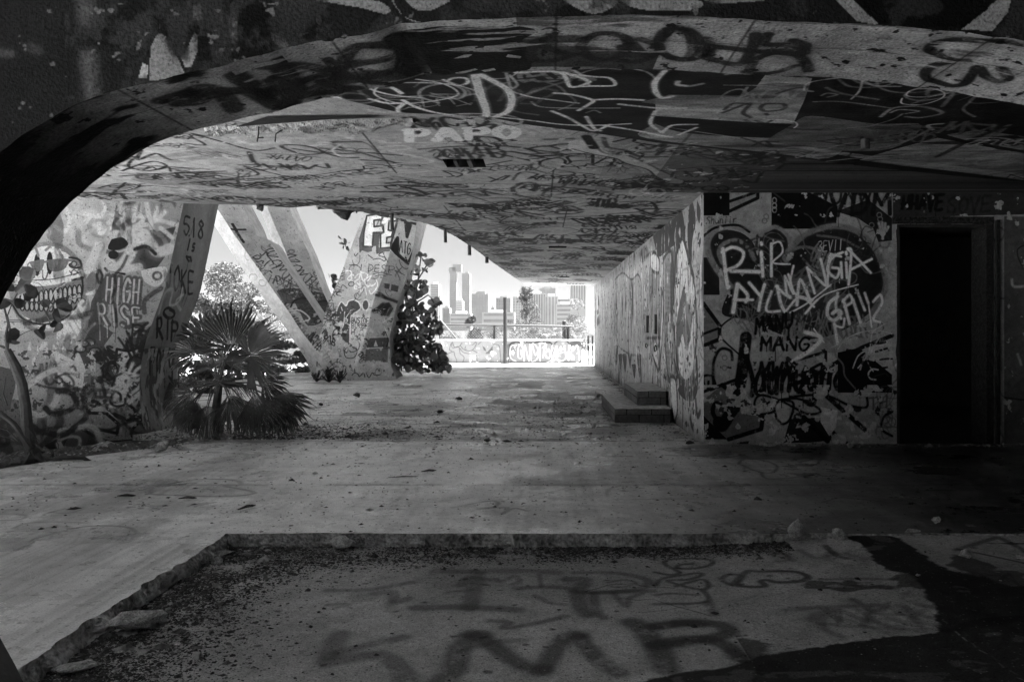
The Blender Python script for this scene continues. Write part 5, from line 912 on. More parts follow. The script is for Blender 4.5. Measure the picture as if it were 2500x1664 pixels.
# ------------------------------------------------------------ foliage builders
LEAFS = [M('leaf_%d' % i, v, rough=.5, ns=3, var=.3, bump=0, trans=t, fine=.1) for i, (v, t) in enumerate(((.05, .25), (.085, .3), (.16, .35), (.24, .4)))]
def leaves(centers, normals_rand, size, mat, name, parent, disc=False, rr=None, aspect=.5):
    rr = rr or rs; N = len(centers); C_ = np.array(centers)
    a = rr.normal(size=(N, 3)); a /= np.linalg.norm(a, axis=1)[:, None]; b = rr.normal(size=(N, 3)); b[:, 2] *= normals_rand; b = np.cross(a, b); b /= np.linalg.norm(b, axis=1)[:, None]; n_ = np.cross(a, b)
    s_ = (size * rr.uniform(.6, 1.25, N))[:, None]
    if disc: k = 9; ang = np.arange(k) / k * 2 * np.pi; ring = [(math.cos(t) * .5, math.sin(t) * .47 * (1 - .12 * math.cos(t)), .07 * math.cos(2 * t)) for t in ang]
    else: ring = [(-.5, 0, 0), (-.1, aspect * .5, .06), (.5, 0, 0), (-.1, -aspect * .5, .06)]; k = 4
    V = np.stack([C_ + s_ * (a * x + b * y + n_ * z) for x, y, z in ring], 1).reshape(-1, 3)
    return mesh_obj(name, V.tolist(), [tuple(range(i * k, i * k + k)) for i in range(N)], mat, parent)
def clump_pts(c, r, N, rr, hollow=.35):
    d = rr.normal(size=(N, 3)); d /= np.linalg.norm(d, axis=1)[:, None]; q = (hollow + (1 - hollow) * rr.uniform(0, 1, N) ** .6)[:, None]
    return np.array(c) + d * q * np.array(r)
def tree(name, label, x, y, h, w_, N, leaf, mat, cat='tree', group=None, z0=-.24, trunkr=.12, clumps=16, flat=.7, base=.25, seed=1, trunks=1):
    rr = np.random.RandomState(seed); T = empty(name, (x, y, z0), label, cat, group)
    t = MB(); cen = []
    for k in range(clumps):
        a = rr.uniform(0, 6.28); q = rr.uniform(0, 1) ** .5; zc = z0 + h * rr.uniform(base, .92)
        f = math.sin(math.pi * min(1, max(.15, ((zc - z0) / h - base * .4)))) ** .6
        cen.append((x + math.cos(a) * q * w_ * .42 * f, y + math.sin(a) * q * w_ * .42 * f, zc))
    t.tube([(x, y, z0 - .05), (x + .1, y, z0 + h * .25), (x - .05, y, z0 + h * .5)], [trunkr, trunkr * .8, trunkr * .5], 7)
    for c in cen[:10]: t.tube([(x, y, z0 + h * .2), ((x + c[0]) / 2, (y + c[1]) / 2, (z0 + h * .25 + c[2]) / 2), c], [trunkr * .5, trunkr * .3, trunkr * .08], 5)
    t.build('trunk', BARK, T)
    pts = np.concatenate([clump_pts(c, (w_ * rr.uniform(.1, .2), w_ * rr.uniform(.1, .2), h * rr.uniform(.08, .16) * flat), N // clumps, rr) for c in cen])
    leaves(pts, 1.0, leaf, mat, 'crown', T, rr=rr); return T
# fan palm
PALM = M('palm_leaf', .075, rough=.38, ns=4, var=.35, bump=.2, trans=.12, stretch=(1, 1, 1)); DRYP = M('dry_palm_leaf', .11, rough=.6, ns=5, var=.5, bump=.3, trans=.05)
def fan(hub, axis, normal, Rr, spread, nseg, droop, m, rr, cut=.74):
    nseg = int(nseg * .92)
    axis = axis.normalized(); normal = (normal - axis * normal.dot(axis)).normalized(); side = normal.cross(axis)
    for k in range(nseg):
        th = -spread / 2 + spread * (k + .5) / nseg; dth = spread / nseg * .5
        if rr.random() < .05: continue
        th += rr.uniform(-.25, .25) * dth; R1 = Rr * (1 - .18 * abs(th / (spread / 2)) ** 2) * (rr.uniform(.86, 1.08) if rr.random() < .9 else rr.uniform(.6, .85)); bend = rr.uniform(-.02, .09) + (.2 if rr.random() < .08 else 0)
        def pt(r, t, lift): 
            q = hub + (axis * math.cos(t) + side * math.sin(t)) * r + normal * lift; q.z -= droop * (r / Rr) ** 2.2 * Rr; q += normal * (-.10 * (r / Rr) ** 2 * Rr); return q
        tw = rr.uniform(-.03, .03)
        m.add([pt(.02, th, 0), pt(R1 * .3, th - dth * .96, 0), pt(R1 * .3, th, .010 * Rr * 2), pt(R1 * .3, th + dth * .96, 0), pt(R1 * cut, th - dth * .9, 0), pt(R1 * cut, th, .018 * Rr * 2), pt(R1 * cut, th + dth * .9, 0), pt(R1 * .82, th + tw - dth * .4, -.01), pt(R1 * .82, th + tw + dth * .4, -.01), pt(R1, th + tw * 2.5, -(.05 + bend) * Rr)],
              [(0, 1, 2), (0, 2, 3), (1, 4, 5, 2), (2, 5, 6, 3), (4, 7, 5), (5, 7, 8), (5, 8, 6), (7, 9, 8)])
PT = empty('fan_palm', (P(530, 1050, 10.4).x, 10.4, -.1), 'dark fan palm with big pleated leaves at the slab edge beside the mural pier', 'palm')
rp = random.Random(5); D0 = 10.4; crown = P(535, 935, D0)
t = MB(); t.tube([(PT.location.x, D0 + .1, -.25), P(528, 1000, D0 + .1), crown], [.06, .06, .045], 9); t.build('trunk', BARK, PT)
fans = [((566, 850, 10.5), (-.12, 0, 1), (.1, -1, .15), 120, 3.3, 38, .05, PALM), ((611, 869, 10.1), (.55, -.3, .45), (-.25, -1, .55), 112, 4.2, 40, .12, PALM), ((481, 864, 10.5), (-.6, .1, .6), (.3, -1, .6), 72, 3.8, 30, .2, PALM), ((505, 838, 10.9), (-.6, .3, .75), (.1, -1, .1), 95, 3.0, 28, .02, PALM),
    ((640, 930, 10.6), (.75, .1, -.25), (0, -1, .4), 62, 2.6, 20, .3, PALM), ((470, 960, 10.2), (-.6, -.2, -.4), (0, -1, .5), 70, 3.0, 22, .35, PALM), ((510, 985, 9.9), (-.12, -.25, -1), (0, -1, .1), 92, 1.7, 28, .02, DRYP), ((600, 985, 10.0), (.25, -.2, -1), (.1, -1, .1), 80, 1.5, 22, .02, DRYP), ((655, 965, 9.9), (.55, -.2, -.8), (.25, -1, .3), 100, 2.3, 34, .12, DRYP), ((700, 985, 10.0), (.3, -.2, -1), (.6, -1, .1), 65, 1.5, 20, .05, DRYP), ((450, 1000, 10.4), (-.3, 0, -1), (-.3, -1, .1), 62, 1.5, 18, .02, DRYP), ((560, 960, 10.6), (.2, .3, -1), (0, -1, .2), 90, 1.8, 24, .05, DRYP), ((520, 900, 11.0), (-.2, .7, .5), (0, -.6, 1), 80, 3.4, 26, .3, PALM), ((430, 950, 10.9), (-.8, .2, 0), (0, -1, .6), 60, 2.8, 20, .3, PALM), ((560, 975, 9.85), (0, -.3, -1), (0, -1, .1), 86, 1.9, 30, .02, DRYP), ((620, 960, 9.8), (.4, -.25, -1), (.15, -1, .2), 104, 1.8, 30, .06, DRYP), ((680, 955, 10.1), (.6, -.1, -.9), (.2, -1, .2), 90, 1.9, 30, .1, DRYP), ((480, 975, 10.0), (-.35, -.2, -1), (0, -1, .1), 84, 1.8, 28, .04, DRYP), ((545, 880, 10.9), (.5, .5, .6), (-.2, -1, .5), 80, 3.4, 26, .2, PALM)]
for (hx, hy, hd), ax, nm, rpx, spd, ns_, dr, mt in fans:
    h = MB(); hub = P(hx, hy, hd); fan(hub, Vector(ax), Vector(nm), rpx * 1.14 / F * hd, spd, ns_, dr, h, rp)
    fo = h.build('leaf', mt, PT)
    s = MB(); mid = (crown + hub) / 2 + Vector((0, 0, .06)); s.tube([crown, mid, hub, hub + Vector(ax).normalized() * .06], [.014, .011, .009, .004], 5); s.build('leaf_stalk', PALM, PT)
h = MB()
for i in range(46):
    a = rp.uniform(0, 6.28); q = crown + Vector((math.cos(a) * .1, math.sin(a) * .1, -.02)); L_ = rp.uniform(.25, .62)
    h.tube([q, q + Vector((math.cos(a) * L_ * .6, math.sin(a) * L_ * .4, -.02)), q + Vector((math.cos(a) * L_, math.sin(a) * L_ * .8, -L_ * .55))], [.006, .005, .002], 4)
h.build('dead_stalks', DRYP, PT)

# sapling with round leaves at the left edge, in front of the mural
SG = M('round_leaf', .045, rough=.4, ns=5, var=.3, bump=.15, trans=.2); SGT = M('sapling_bark', .045, ns=10, bs=50, var=.35, bump=.5)
S1 = empty('sapling', (P(84, 1109, 8.4).x, 8.4, -.2), 'thin bent sapling with round leaves and spreading roots in front of the painted mural', 'sapling')
def pp(st, D, dz=0): return [P(*map(float, q.split(',')), D + dz) for q in st.split()]
h = MB()
h.tube(pp('18,854 40,898 54,940 62,990 66,1050 74,1087 88,1112', 8.3), [.035, .05, .05, .052, .058, .07, .09], 9); h.tube(pp('-40,980 0,1007 35,1035 55,1065 76,1095', 8.25), [.02, .024, .026, .03, .05], 7)
h.tube(pp('88,1105 70,1130 45,1150', 8.2), [.08, .06, .02], 7); h.tube(pp('80,1100 94,1130 120,1128 153,1116 203,1117 247,1140', 8.2), [.07, .05, .032, .028, .022, .008], 7); h.tube(pp('90,1110 110,1132 128,1145', 8.15), [.04, .02, .008], 6); h.build('trunk', SGT, S1)
for st, r_ in [('18,854 14,820 20,790 8,740 0,700', .018), ('16,850 -10,840 -30,800', .016), ('18,854 24,800 18,770 30,740 50,700', .012), ('30,830 60,812 95,798', .005), ('10,785 50,785 105,775', .006), ('20,780 60,782 100,776 120,760', .005), ('-20,720 20,700 60,690', .007), ('18,990 8,960 14,920', .008), ('-20,1040 20,1050 55,1085', .007), ('-10,1060 30,1070 60,1090', .006), ('64,1040 80,1060 95,1075', .004)]: h = MB(); h.tube(pp(st, 8.2), [r_, r_ * .8] + [r_ * .6] * (len(st.split()) - 2), 5); h.build('branch', SGT, S1)
lf = [(68, 668, 30), (48, 705, 34), (75, 710, 34), (25, 735, 30), (48, 740, 36), (62, 690, 30), (118, 775, 38), (140, 770, 36), (110, 740, 26), (105, 800, 30), (158, 750, 30), (150, 740, 24), (98, 815, 30), (132, 790, 26), (30, 820, 34), (20, 700, 30), (5, 740, 32), (70, 725, 26), (128, 745, 24), (-10, 820, 40), (-20, 700, 40), (142, 800, 22), (35, 665, 22), (38, 835, 24)]
leaves([tuple(P(x, y, 8.05 + .012 * (i % 7))) for i, (x, y, s_) in enumerate(lf)], .4, .145, SG, 'foliage', S1, True, np.random.RandomState(3))
# large bush with round leaves right of the V pier
S2 = empty('seagrape_bush', (P(1000, 900, 22.8).x, 22.8, -.05), 'tall dark bush with round leaves growing against the right side of the V pier', 'bush')
rr = np.random.RandomState(9); pts = []
for cx_p, cy_p, rx, ry, N in [(990, 860, 45, 45, 150), (1010, 800, 45, 50, 150), (975, 830, 30, 60, 80), (1045, 885, 48, 20, 60), (1000, 740, 32, 35, 70), (1040, 840, 30, 30, 60), (1020, 700, 26, 22, 36), (970, 760, 18, 50, 40), (1065, 800, 16, 20, 20), (1020, 660, 26, 12, 18), (990, 690, 16, 12, 12), (1028, 625, 14, 10, 7), (1055, 640, 12, 8, 5), (1062, 740, 14, 10, 12), (1078, 895, 22, 14, 34), (1062, 860, 26, 16, 40), (1085, 872, 12, 8, 10), (1050, 770, 22, 14, 22)]:
    for _ in range(N): a = rr.uniform(0, 6.28); q = math.sqrt(rr.uniform(0, 1)); D = 22.8 + rr.normal() * .45; pts.append(tuple(P(cx_p + math.cos(a) * rx * q, cy_p + math.sin(a) * ry * q, D)))
pts = [p for p in pts if p[2] > .02]
leaves(pts[::2], .9, .20, M('bush_leaf', .09, rough=.45, ns=3, var=.4, bump=0, trans=.25), 'foliage', S2, True, rr); leaves(pts[1::2], .9, .20, M('bush_leaf_pale', .22, rough=.4, ns=3, var=.4, bump=0, trans=.35), 'foliage', S2, True, rr)
h = MB()
for st in ['980,905 985,850 1000,800 1010,740 1020,690 1028,625', '985,900 1020,860 1050,840 1070,795', '980,905 970,850 972,790', '1000,905 1040,890 1080,880', '1000,800 990,740 1000,690 990,660', '1015,740 1045,720 1062,735', '1010,700 1040,650 1062,638', '975,905 960,860 966,760 985,690 1000,650']: h.tube(pp(st, 22.5), .022, 5)
h.build('stem', M('pale_bark', .22, ns=10), S2)
S3 = empty('leafy_branch', (P(820, 690, 23.4).x, 23.4, P(820, 760, 23.4).z), 'small sprig of round leaves peeping out behind the left edge of the FEN arm', 'branch')
leaves([tuple(P(x, y, 23.4)) for x, y in [(803, 672), (815, 675), (812, 686), (822, 682), (818, 698), (826, 690), (830, 580), (842, 590), (852, 592), (838, 605), (849, 607), (833, 595)]], .4, .19, SG, 'foliage', S3, True, np.random.RandomState(4))
h = MB(); h.tube(pp('860,760 840,720 820,690 812,680', 23.4), .012, 5); h.tube(pp('868,700 855,620 842,598 832,588', 23.4), .010, 5); h.build('stem', BARK, S3)
# agaves at the foot of the pier
def agave(x, y, D, s_, label, seed):
    rr_ = random.Random(seed); b = G(x, y, 0); b = P(x, y, D); b.z = 0; T = empty('agave', tuple(b), label, 'plant', 'spiky plants at the pier foot')
    m = MB()
    for i in range(26):
        a = i * 2.4 + rr_.uniform(-.2, .2); L_ = s_ * rr_.uniform(.7, 1.1); e = rr_.uniform(.2, 1.3); d = Vector((math.cos(a), math.sin(a), 0)); w_ = Vector((-math.sin(a), math.cos(a), 0)) * s_ * .05
        p0 = b + Vector((0, 0, .02)); p1 = b + d * L_ * .5 * math.cos(e) + Vector((0, 0, L_ * .6 * math.sin(e) + .05)); p2 = b + d * L_ * (math.cos(e) * .9 + .15) + Vector((0, 0, L_ * .75 * math.sin(e)))
        m.add([p0 - w_, p0 + w_, p1 + w_ * .9, p1 - w_ * .9, p2], [(0, 1, 2, 3), (3, 2, 4)])
    m.build('leaf_rosette', LEAFS[0], T)
agave(773, 928, 20.3, .45, 'left spiky agave at the foot of the left arm of the V pier', 1); agave(803, 930, 20.1, .55, 'middle and largest spiky agave between the arms of the V pier', 2); agave(830, 930, 20.0, .5, 'right spiky agave beside the base of the FEN arm', 3)

# ------------------------------------------------------------ trees beyond
tree('broadleaf_tree', 'sunlit broadleaf tree behind the fan palm, seen left of the slanted V arm', P(500, 0, 40).x, 40, 5.2, 6.2, 15000, .17, LEAFS[1], seed=1, clumps=26, base=.12)
tree('broadleaf_tree', 'second bright tree seen between the mural pier and the left arm, closer to the arm', P(610, 0, 43).x, 43, 5.0, 5.6, 12000, .17, LEAFS[1], seed=2, clumps=22, base=.1)
tree('broadleaf_tree', 'lower leafy tree glimpsed under the slanted left arm of the V pier', P(700, 0, 38).x, 38, 2.6, 4.4, 7000, .15, LEAFS[2], seed=3, clumps=16, base=.1)
tree('dark_shrub', 'dense shaded shrub on the ground behind the fan palm', P(640, 0, 27).x, 27, 1.3, 3.4, 5000, .13, LEAFS[1], 'shrub', seed=4, clumps=14, base=.05, trunkr=.03)
tree('dark_shrub', 'low shaded shrub close behind the left arm foot of the V pier', P(735, 0, 25).x, 25.5, 1.0, 1.8, 3000, .10, LEAFS[1], 'shrub', seed=5, clumps=10, base=.05, trunkr=.03)
tree('dark_shrub', 'leafy shrub between the mural pier and the fan palm trunk', P(470, 0, 17).x, 17, 1.1, 1.8, 3000, .10, LEAFS[1], 'shrub', seed=6, clumps=10, base=.05, trunkr=.03)
tree('slim_tree', 'slim upright bushy tree behind the fence left of the tall pole', P(1158, 0, 38).x, 38, 2.45, 1.0, 5000, .10, LEAFS[0], seed=7, clumps=16, base=.15, trunkr=.05)
lab = ['leafy shrub behind the parapet beside the sea grape bush', 'rounded shrub behind the fence between the slim tree and the pole', 'pale shrub behind the fence just right of the tall pole', 'shrub in front of the feathery pine', 'bright shrub beneath the drooping palm fronds', 'bright bushy tree rising beside the far end of the side wall', 'low shrub behind the thick fence post', 'low shrub at the left end of the fence rail']
for i, (px, D, h_, w2, N) in enumerate([(1100, 44, 1.6, 2.2, 2500), (1200, 42, 1.7, 2.4, 3000), (1262, 41, 1.7, 2.2, 3000), (1305, 40, 1.9, 2.4, 3500), (1365, 40, 1.9, 2.2, 3500), (1425, 42, 3.2, 2.6, 5000), (1395, 38, 1.7, 1.6, 2500), (1075, 40, 1.3, 1.6, 1800)]):
    tree('leafy_shrub', lab[i], P(px, 0, D).x, D, h_, w2, N, .10, LEAFS[2 if i in (2, 4, 5, 6) else 1], 'shrub', 'sunlit shrubs behind the far fence', seed=20 + i, clumps=12, base=.1, trunkr=.04)
# feathery pine
def pine(px, D, h_, label, seed):
    rr = np.random.RandomState(seed); x = P(px, 0, D).x; T = empty('feathery_pine', (x, D, -.24), label, 'tree'); m = MB(); pts = []
    m.tube([(x, D, -.3), (x, D, h_ * .5), (x + .05, D, h_)], [.09, .06, .01], 7)
    for k in range(46):
        z = h_ * rr.uniform(.15, .97); L_ = (h_ - z) * .42 + .18; a = rr.uniform(0, 6.28); e = Vector((math.cos(a), math.sin(a), .75)) * L_ * .8; b = Vector((x, D, z)); m.tube([b, b + e * .6, b + e], [.018, .01, .003], 4)
        for q in rr.uniform(.15, 1, 44): c = b + e * q; pts.append((c.x + rr.normal() * .07, c.y + rr.normal() * .07, c.z + rr.normal() * .06))
    m.build('trunk', BARK, T); leaves(pts, 1, .22, LEAFS[0], 'crown', T, rr=rr, aspect=.22)
pine(1285, 48, 3.1 + .9, 'feathery pine tree rising above the fence right of the tall pole', 31)
# coconut palm
T = empty('coconut_palm', (P(1350, 0, 44).x, 44, -.24), 'palm with arching fronds behind the fence near the side wall', 'palm'); m = MB(); b = Vector((P(1350, 0, 44).x, 44, 1.25)); m.tube([(b.x, 44, -.3), (b.x - .1, 44, .6), b], .09, 7); m.build('trunk', BARK, T)
m = MB(); rr_ = random.Random(8)
for i in range(15):
    a = i * 2.4; e = rr_.uniform(.2, 1.2); L_ = 1.5; d = Vector((math.cos(a), math.sin(a), 0)); prev = None; w_ = Vector((-math.sin(a), math.cos(a), 0))
    for k in range(14):
        t_ = k / 13; q = b + d * L_ * t_ * math.cos(e * (1 - t_)) + Vector((0, 0, L_ * (math.sin(e) * t_ * .9 - .65 * t_ * t_)))
        if prev is not None:
            for sgn in (-1, 1): l = .42 * math.sin(math.pi * (t_ * .85 + .1)); m.add([prev, q, q + w_ * sgn * l * .7 + Vector((0, 0, -l * .6)) + d * .1], [(0, 1, 2)])
        prev = q
m.build('frond', LEAFS[1], T)

# ------------------------------------------------------------ parapet, fence, pole, gate
YP = 31.7
cpp = Canvas('parapet', (-12, YP, 0), (1, 0, 0), (0, 0, 1), 14, .95, 130, 260, .24); cpp.grain(.08, .8, 191); cpp.T = (.1783, 1060, 760)
for st in ['150,600 260,550 280,600 310,680 290,720', '140,640 190,700', '240,430 250,500 330,480 350,550 360,580 410,630 380,720', '250,420 280,490 340,480 380,430', '350,500 400,560 500,580', '360,470 420,530 520,530 580,440 560,420', '430,480 420,520 440,520', '520,460 560,430', '520,530 580,560 580,620 590,680', '600,450 640,420', '800,450 880,460 900,530 910,690 880,720', '230,440 210,520 240,540']: cpp.line(st, .03, .12)
cpp.poly('660,470 700,500 720,560 760,520 800,470 800,540 750,580 700,580 720,550 680,530', .12); cpp.text('2015', (650, 710), (820, 710), (5, -55), .018, .18); cpp.text('ep', (210, 710), (270, 710), (5, -40), .015, .2); cpp.scrib(6, 7.8, 8.6, .1, .3, (.2, .4), (.015, .02), (.18,), (.8, 1), 192)
cpp.poly('1000,430 1100,410 2060,400 2030,640 1990,700 1010,715', .2, .8); cpp.poly('1860,420 1980,400 2020,480 1940,460 1860,480', .08, .9, True); cpp.poly('1000,450 1100,420 1090,470 1030,560 1060,680 1010,700', .10, .8, True)
for st in ['1030,470 1060,430 1140,420 1180,440', '1400,420 1560,410 1620,460', '1240,420 1360,430 1420,420 1580,430', '1650,440 1700,400 1800,400 1850,440', '2020,450 2040,560 2020,660 1990,690', '2060,520 2090,600 2060,640']: cpp.line(st, .05, .05)
cpp.oval(1080, 535, 22, 22, .3, .08, .03)
for st in ['1130,460 1060,470 1040,540 1050,640 1120,680', '1180,450 1150,500 1150,620 1190,640 1220,560 1200,470 1180,450', '1230,680 1240,460 1300,680 1310,450', '1330,680 1340,450 1400,480 1430,580 1400,660 1340,690', '1450,450 1450,680', '1480,500 1540,450 1500,560 1560,640', '1620,460 1600,600 1650,660 1690,600 1680,470', '1780,470 1800,640 1700,690', '1840,670 1850,460 1900,540 1960,460 1990,670', '1350,470 1390,600 1450,460']: cpp.line(st, .032, .6)
cpp.text('RYAE', (1480, 630), (1740, 680), (15, -130), .025, .7); cpp.line('1540,700 1640,660 1720,665', .03, .72); cpp.line('1700,580 1760,560', .03, .75)
cpp.peel(.2, .64, .7, .6, 193); PPM = M('parapet_paint', canvas=cpp, rough=.8, ns=4, bs=40, var=.1, bump=.2)
T = empty('parapet_wall', (-4, YP, 0), 'low painted parapet wall in the light at the far end, lettered in pale paint', 'wall'); y0_ = YP
vs = [(-12, YP, 0), (1.55, YP, 0), (1.55, YP, .90), (-12, YP, .86)]; mesh_obj('painted_face', vs, [(0, 1, 2, 3)], PPM, T, cpp)
h = MB(); h.add([(-12, YP, 0), (1.55, YP, 0), (1.55, YP + .25, 0), (-12, YP + .25, 0), (-12, YP, .86), (1.55, YP, .90), (1.55, YP + .25, .90), (-12, YP + .25, .86)], [(1, 2, 6, 5), (2, 3, 7, 6), (3, 0, 4, 7)]); h.build('wall_body', CONC, T)
h = MB(); h.box(-12, 1.6, YP - .03, YP + .28, .902, .95); h.build('coping', M('pale_coping', .65, ns=4), T)
STEEL = M('dark_steel', .03, ns=15, rough=.5, var=.4)
T = empty('chain_link_fence', (-1.5, 32.4, 0), 'chain link fence with dark top rail behind the low painted parapet wall', 'fence')
def XD(px, D): return (px - CX) / F * D
h = MB(); h.tube([P(1070, 793, 32.4), P(1233, 794, 32.4), P(1398, 797, 32.4)], .05, 6); h.build('top_rail', STEEL, T)
for px, py, r_ in ((1207, 793, .05), (1073.5, 770, .035), (1389, 796, .035)):
    h = MB(); q = P(px, py, 32.4); h.tube([(q.x, q.y, -.2), q], r_, 7); h.build('post', STEEL, T)
h = MB(); xl, xr = XD(1073, 32.4), XD(1389, 32.4); st_ = .11; zt, zb = 1.50, .9
n_ = int((xr - xl + .7) / st_)
for i in range(n_):
    for sg in (1, -1):
        xa = xl + i * st_ if sg > 0 else xl - .0 + i * st_; xb = xa + sg * (zt - zb); za, zb2 = zb, zt
        a_, b_ = xa, xb
        if max(a_, b_) > xr or min(a_, b_) < xl: continue
        h.tube([(a_, 32.42, za), (b_, 32.42, zb2)], .005, 3, False)
h.build('wire_mesh', M('wire', .25, ns=10, rough=.5), T)
T = empty('fence_brace', (XD(1098, 32.2), 32.2, .9), 'thin diagonal brace leaning from the fence post by the bush to the parapet', 'brace'); h = MB(); h.tube([P(1073, 778, 32.2), P(1123, 836, 32.2)], .03, 6); h.tube([P(1073, 720, 32.3), P(1073, 785, 32.3)], .03, 6); h.build('strut', M('grey_metal', .12, ns=10), T)
D = 31.2; T = empty('tall_pole', (XD(1233, D), D, 0), 'tall dark metal pole standing before the parapet wall', 'pole'); h = MB(); h.tube([(XD(1233, D), D, -.05), (XD(1233, D), D, 2.6)], .075, 9); h.build('shaft', STEEL, T); h = MB(); h.box(XD(1233, D) - .16, XD(1233, D) + .16, D - .14, D + .14, -.01, .04); h.build('base_plate', STEEL, T)
for px, t0, r_, lb in ((1377.5, 784, .085, 'thick dark post above the right end of the parapet wall'), (1386, 792, .05, 'thinner dark post right of the thick post above the parapet')):
    D = 32.7; T = empty('fence_post', (XD(px, D), D, -.2), lb, 'post', 'dark posts behind the right end of the parapet'); h = MB(); h.tube([(XD(px, D), D, -.25), (XD(px, D), D, P(px, t0, D).z)], r_, 8); h.build('shaft', STEEL, T); h = MB(); q = P(px, t0, D); h.tube([(q.x, D, q.z - .001), (q.x, D, q.z + .03)], [r_ * 1.1, r_ * .6], 8); h.build('cap', STEEL, T)
D = 29.9; T = empty('metal_barrier', (XD(1443, D), D, 0), 'narrow metal barrier with two pale rails at the far end of the side wall', 'barrier')
for px, top in ((1436, 818), (1447, 815)): h = MB(); h.tube([(XD(px, D), D, -.02), (XD(px, D), D, P(px, top, D).z)], .035, 7); h.build('post', STEEL, T)
for py in (817, 841, 871): h = MB(); h.box(XD(1430, D), XD(1449, D), D - .05, D - .037, P(0, py, D).z - .03, P(0, py, D).z + .03); h.build('rail', M('pale_rail', .6, ns=5), T)
h = MB(); h.box(-8.0, 9, 29.46, 31.66, .004, .012); tag(h.build('sunlit_path', M('pale_path', .5, ns=2, bs=30, var=.12)), kind='structure')

# ------------------------------------------------------------ city skyline across the bay
CW = M('pale_tower_wall', .55, ns=.02, var=.1, bump=0); CG = M('grey_tower_wall', .28, ns=.02, var=.15, bump=0); GL = M('tower_glass', .2, ns=.05, var=.3, bump=0, rough=.3); GL2 = M('tower_glass_pale', .3, ns=.05, var=.3, bump=0, rough=.3)
def tower(px0, px1, top, D, wall, glass, label, kind='h', nb=10, dep=30, extra=None):
    x0, x1 = XD(px0, D), XD(px1, D); zt = P(0, top, D).z; T = empty('tower_building', ((x0 + x1) / 2, D, -.2), label, 'building', 'towers on the skyline')
    h = MB(); h.box(x0, x1, D, D + dep, -2, zt); h.build('wall', wall, T)
    W2 = x1 - x0; Ht = zt
    if kind == 'h':
        for i in range(nb): z = Ht * (i + .6) / nb; h = MB(); h.box(x0 + W2 * .05, x1 - W2 * .05, D - .4, D - .001, z - Ht / nb * .22, z + Ht / nb * .22); h.build('window_band', glass, T)
    elif kind == 'v':
        for i in range(nb): x = x0 + W2 * (i + .5) / nb; h = MB(); h.box(x - W2 / nb * .28, x + W2 / nb * .28, D - .4, D - .001, 2, Ht * .97); h.build('window_band', glass, T)
    elif kind == 'g':
        m = MB()
        for i in range(6): x = x0 + W2 * (i + .5) / 6; m.box(x - W2 / 6 * .36, x + W2 / 6 * .36, D - .5, D - .001, 2, Ht * .98)
        m.build('window_band', glass, T)
        m = MB()
        for j in range(nb): z = Ht * (j + .5) / nb; m.box(x0, x1, D - .8, D - .51, z - .5, z + .5)
        m.build('floor_band', wall, T)
    h = MB(); h.box(x0 + W2 * .25, x1 - W2 * .25, D + dep * .3, D + dep * .7, zt, zt + 4); h.build('roof_plant', wall, T)
    if extra:
        for a, b, c, d in extra: h = MB(); h.box(XD(a, D), XD(b, D), D + 3, D + dep - 3, P(0, d, D).z, P(0, c, D).z); h.build('crown_block', wall, T)
DD = 1500
tower(1098, 1114, 662, DD + 200, CG, GL2, 'tallest tower still under construction with a wider ragged crown', 'g', 30, 30, [(1095, 1112, 652, 664), (1104, 1126, 645, 662)])
tower(1128, 1147, 667, DD, CG, GL2, 'tall slim twin tower right of the tower under construction', 'g', 34)
tower(1114, 1129, 733, DD - 50, CW, GL, 'mid-height block with horizontal bands between the two tallest towers', 'h', 14)
tower(1150, 1192, 717, DD + 100, CG, GL2, 'broad grey tower block with a small domed roof right of the slim tower', 'g', 24, 30, [(1165, 1184, 711, 718)])
tower(1051, 1071, 693, DD - 100, CW, GL, 'ribbed tower partly hidden by the top of the bush', 'h', 26)
tower(1080, 1098, 751, DD + 50, CG, GL, 'short dark block at the left foot of the tallest tower', 'v', 5)
tower(1211, 1247, 727, DD, CG, GL, 'dark glass block crossed by the tall pole', 'g', 10)
tower(1252, 1290, 723, DD + 100, CW, GL2, 'pale block behind the top of the feathery pine', 'g', 12)
tower(1290, 1332, 716, DD - 120, CW, GL, 'white tower with bold vertical stripes right of the pine', 'v', 7)
tower(1317, 1356, 703, DD + 150, CG, GL2, 'grid-fronted tower showing above the striped white tower', 'g', 14)
tower(1330, 1362, 722, DD - 200, CW, GL2, 'plain white block right of the striped tower', 'v', 4)
tower(1393, 1430, 640, DD + 100, CW, GL, 'tall tower with long vertical glass bands cut off by the ceiling edge', 'v', 6)
tower(1361, 1392, 729, DD - 80, CW, GL, 'white building with a row of dark louvres below its roof', 'h', 7)
tower(1358, 1402, 742, DD - 260, CW, GL2, 'low white office building in front of the louvred one', 'h', 6)
tower(1177, 1256, 762, DD - 300, CW, GL2, 'wide low white building behind the tall pole', 'h', 3)
tower(1098, 1150, 765, DD - 280, CW, GL2, 'low white building at the foot of the tallest towers', 'h', 4)
tower(1199, 1207, 750, DD + 100, CG, GL2, 'tiny narrow grey block left of the dark glass block', 'v', 2)
D = DD - 330; T = empty('gabled_building', (XD(1410, D), D, -.2), 'white gabled building beside the top of the bright bushy tree', 'building'); h = MB(); x0, x1 = XD(1394, D), XD(1428, D); z0, z1 = P(0, 755, D).z, P(0, 738, D).z
h.box(x0, x1, D, D + 30, -2, z0); h.build('wall', CW, T); h = MB(); xm = (x0 + x1) / 2; h.add([(x0, D, z0), (x1, D, z0), (xm, D, z1), (x0, D + 30, z0), (x1, D + 30, z0), (xm, D + 30, z1)], [(0, 1, 2), (3, 5, 4), (0, 2, 5, 3), (1, 4, 5, 2)]); h.build('roof', CW, T)

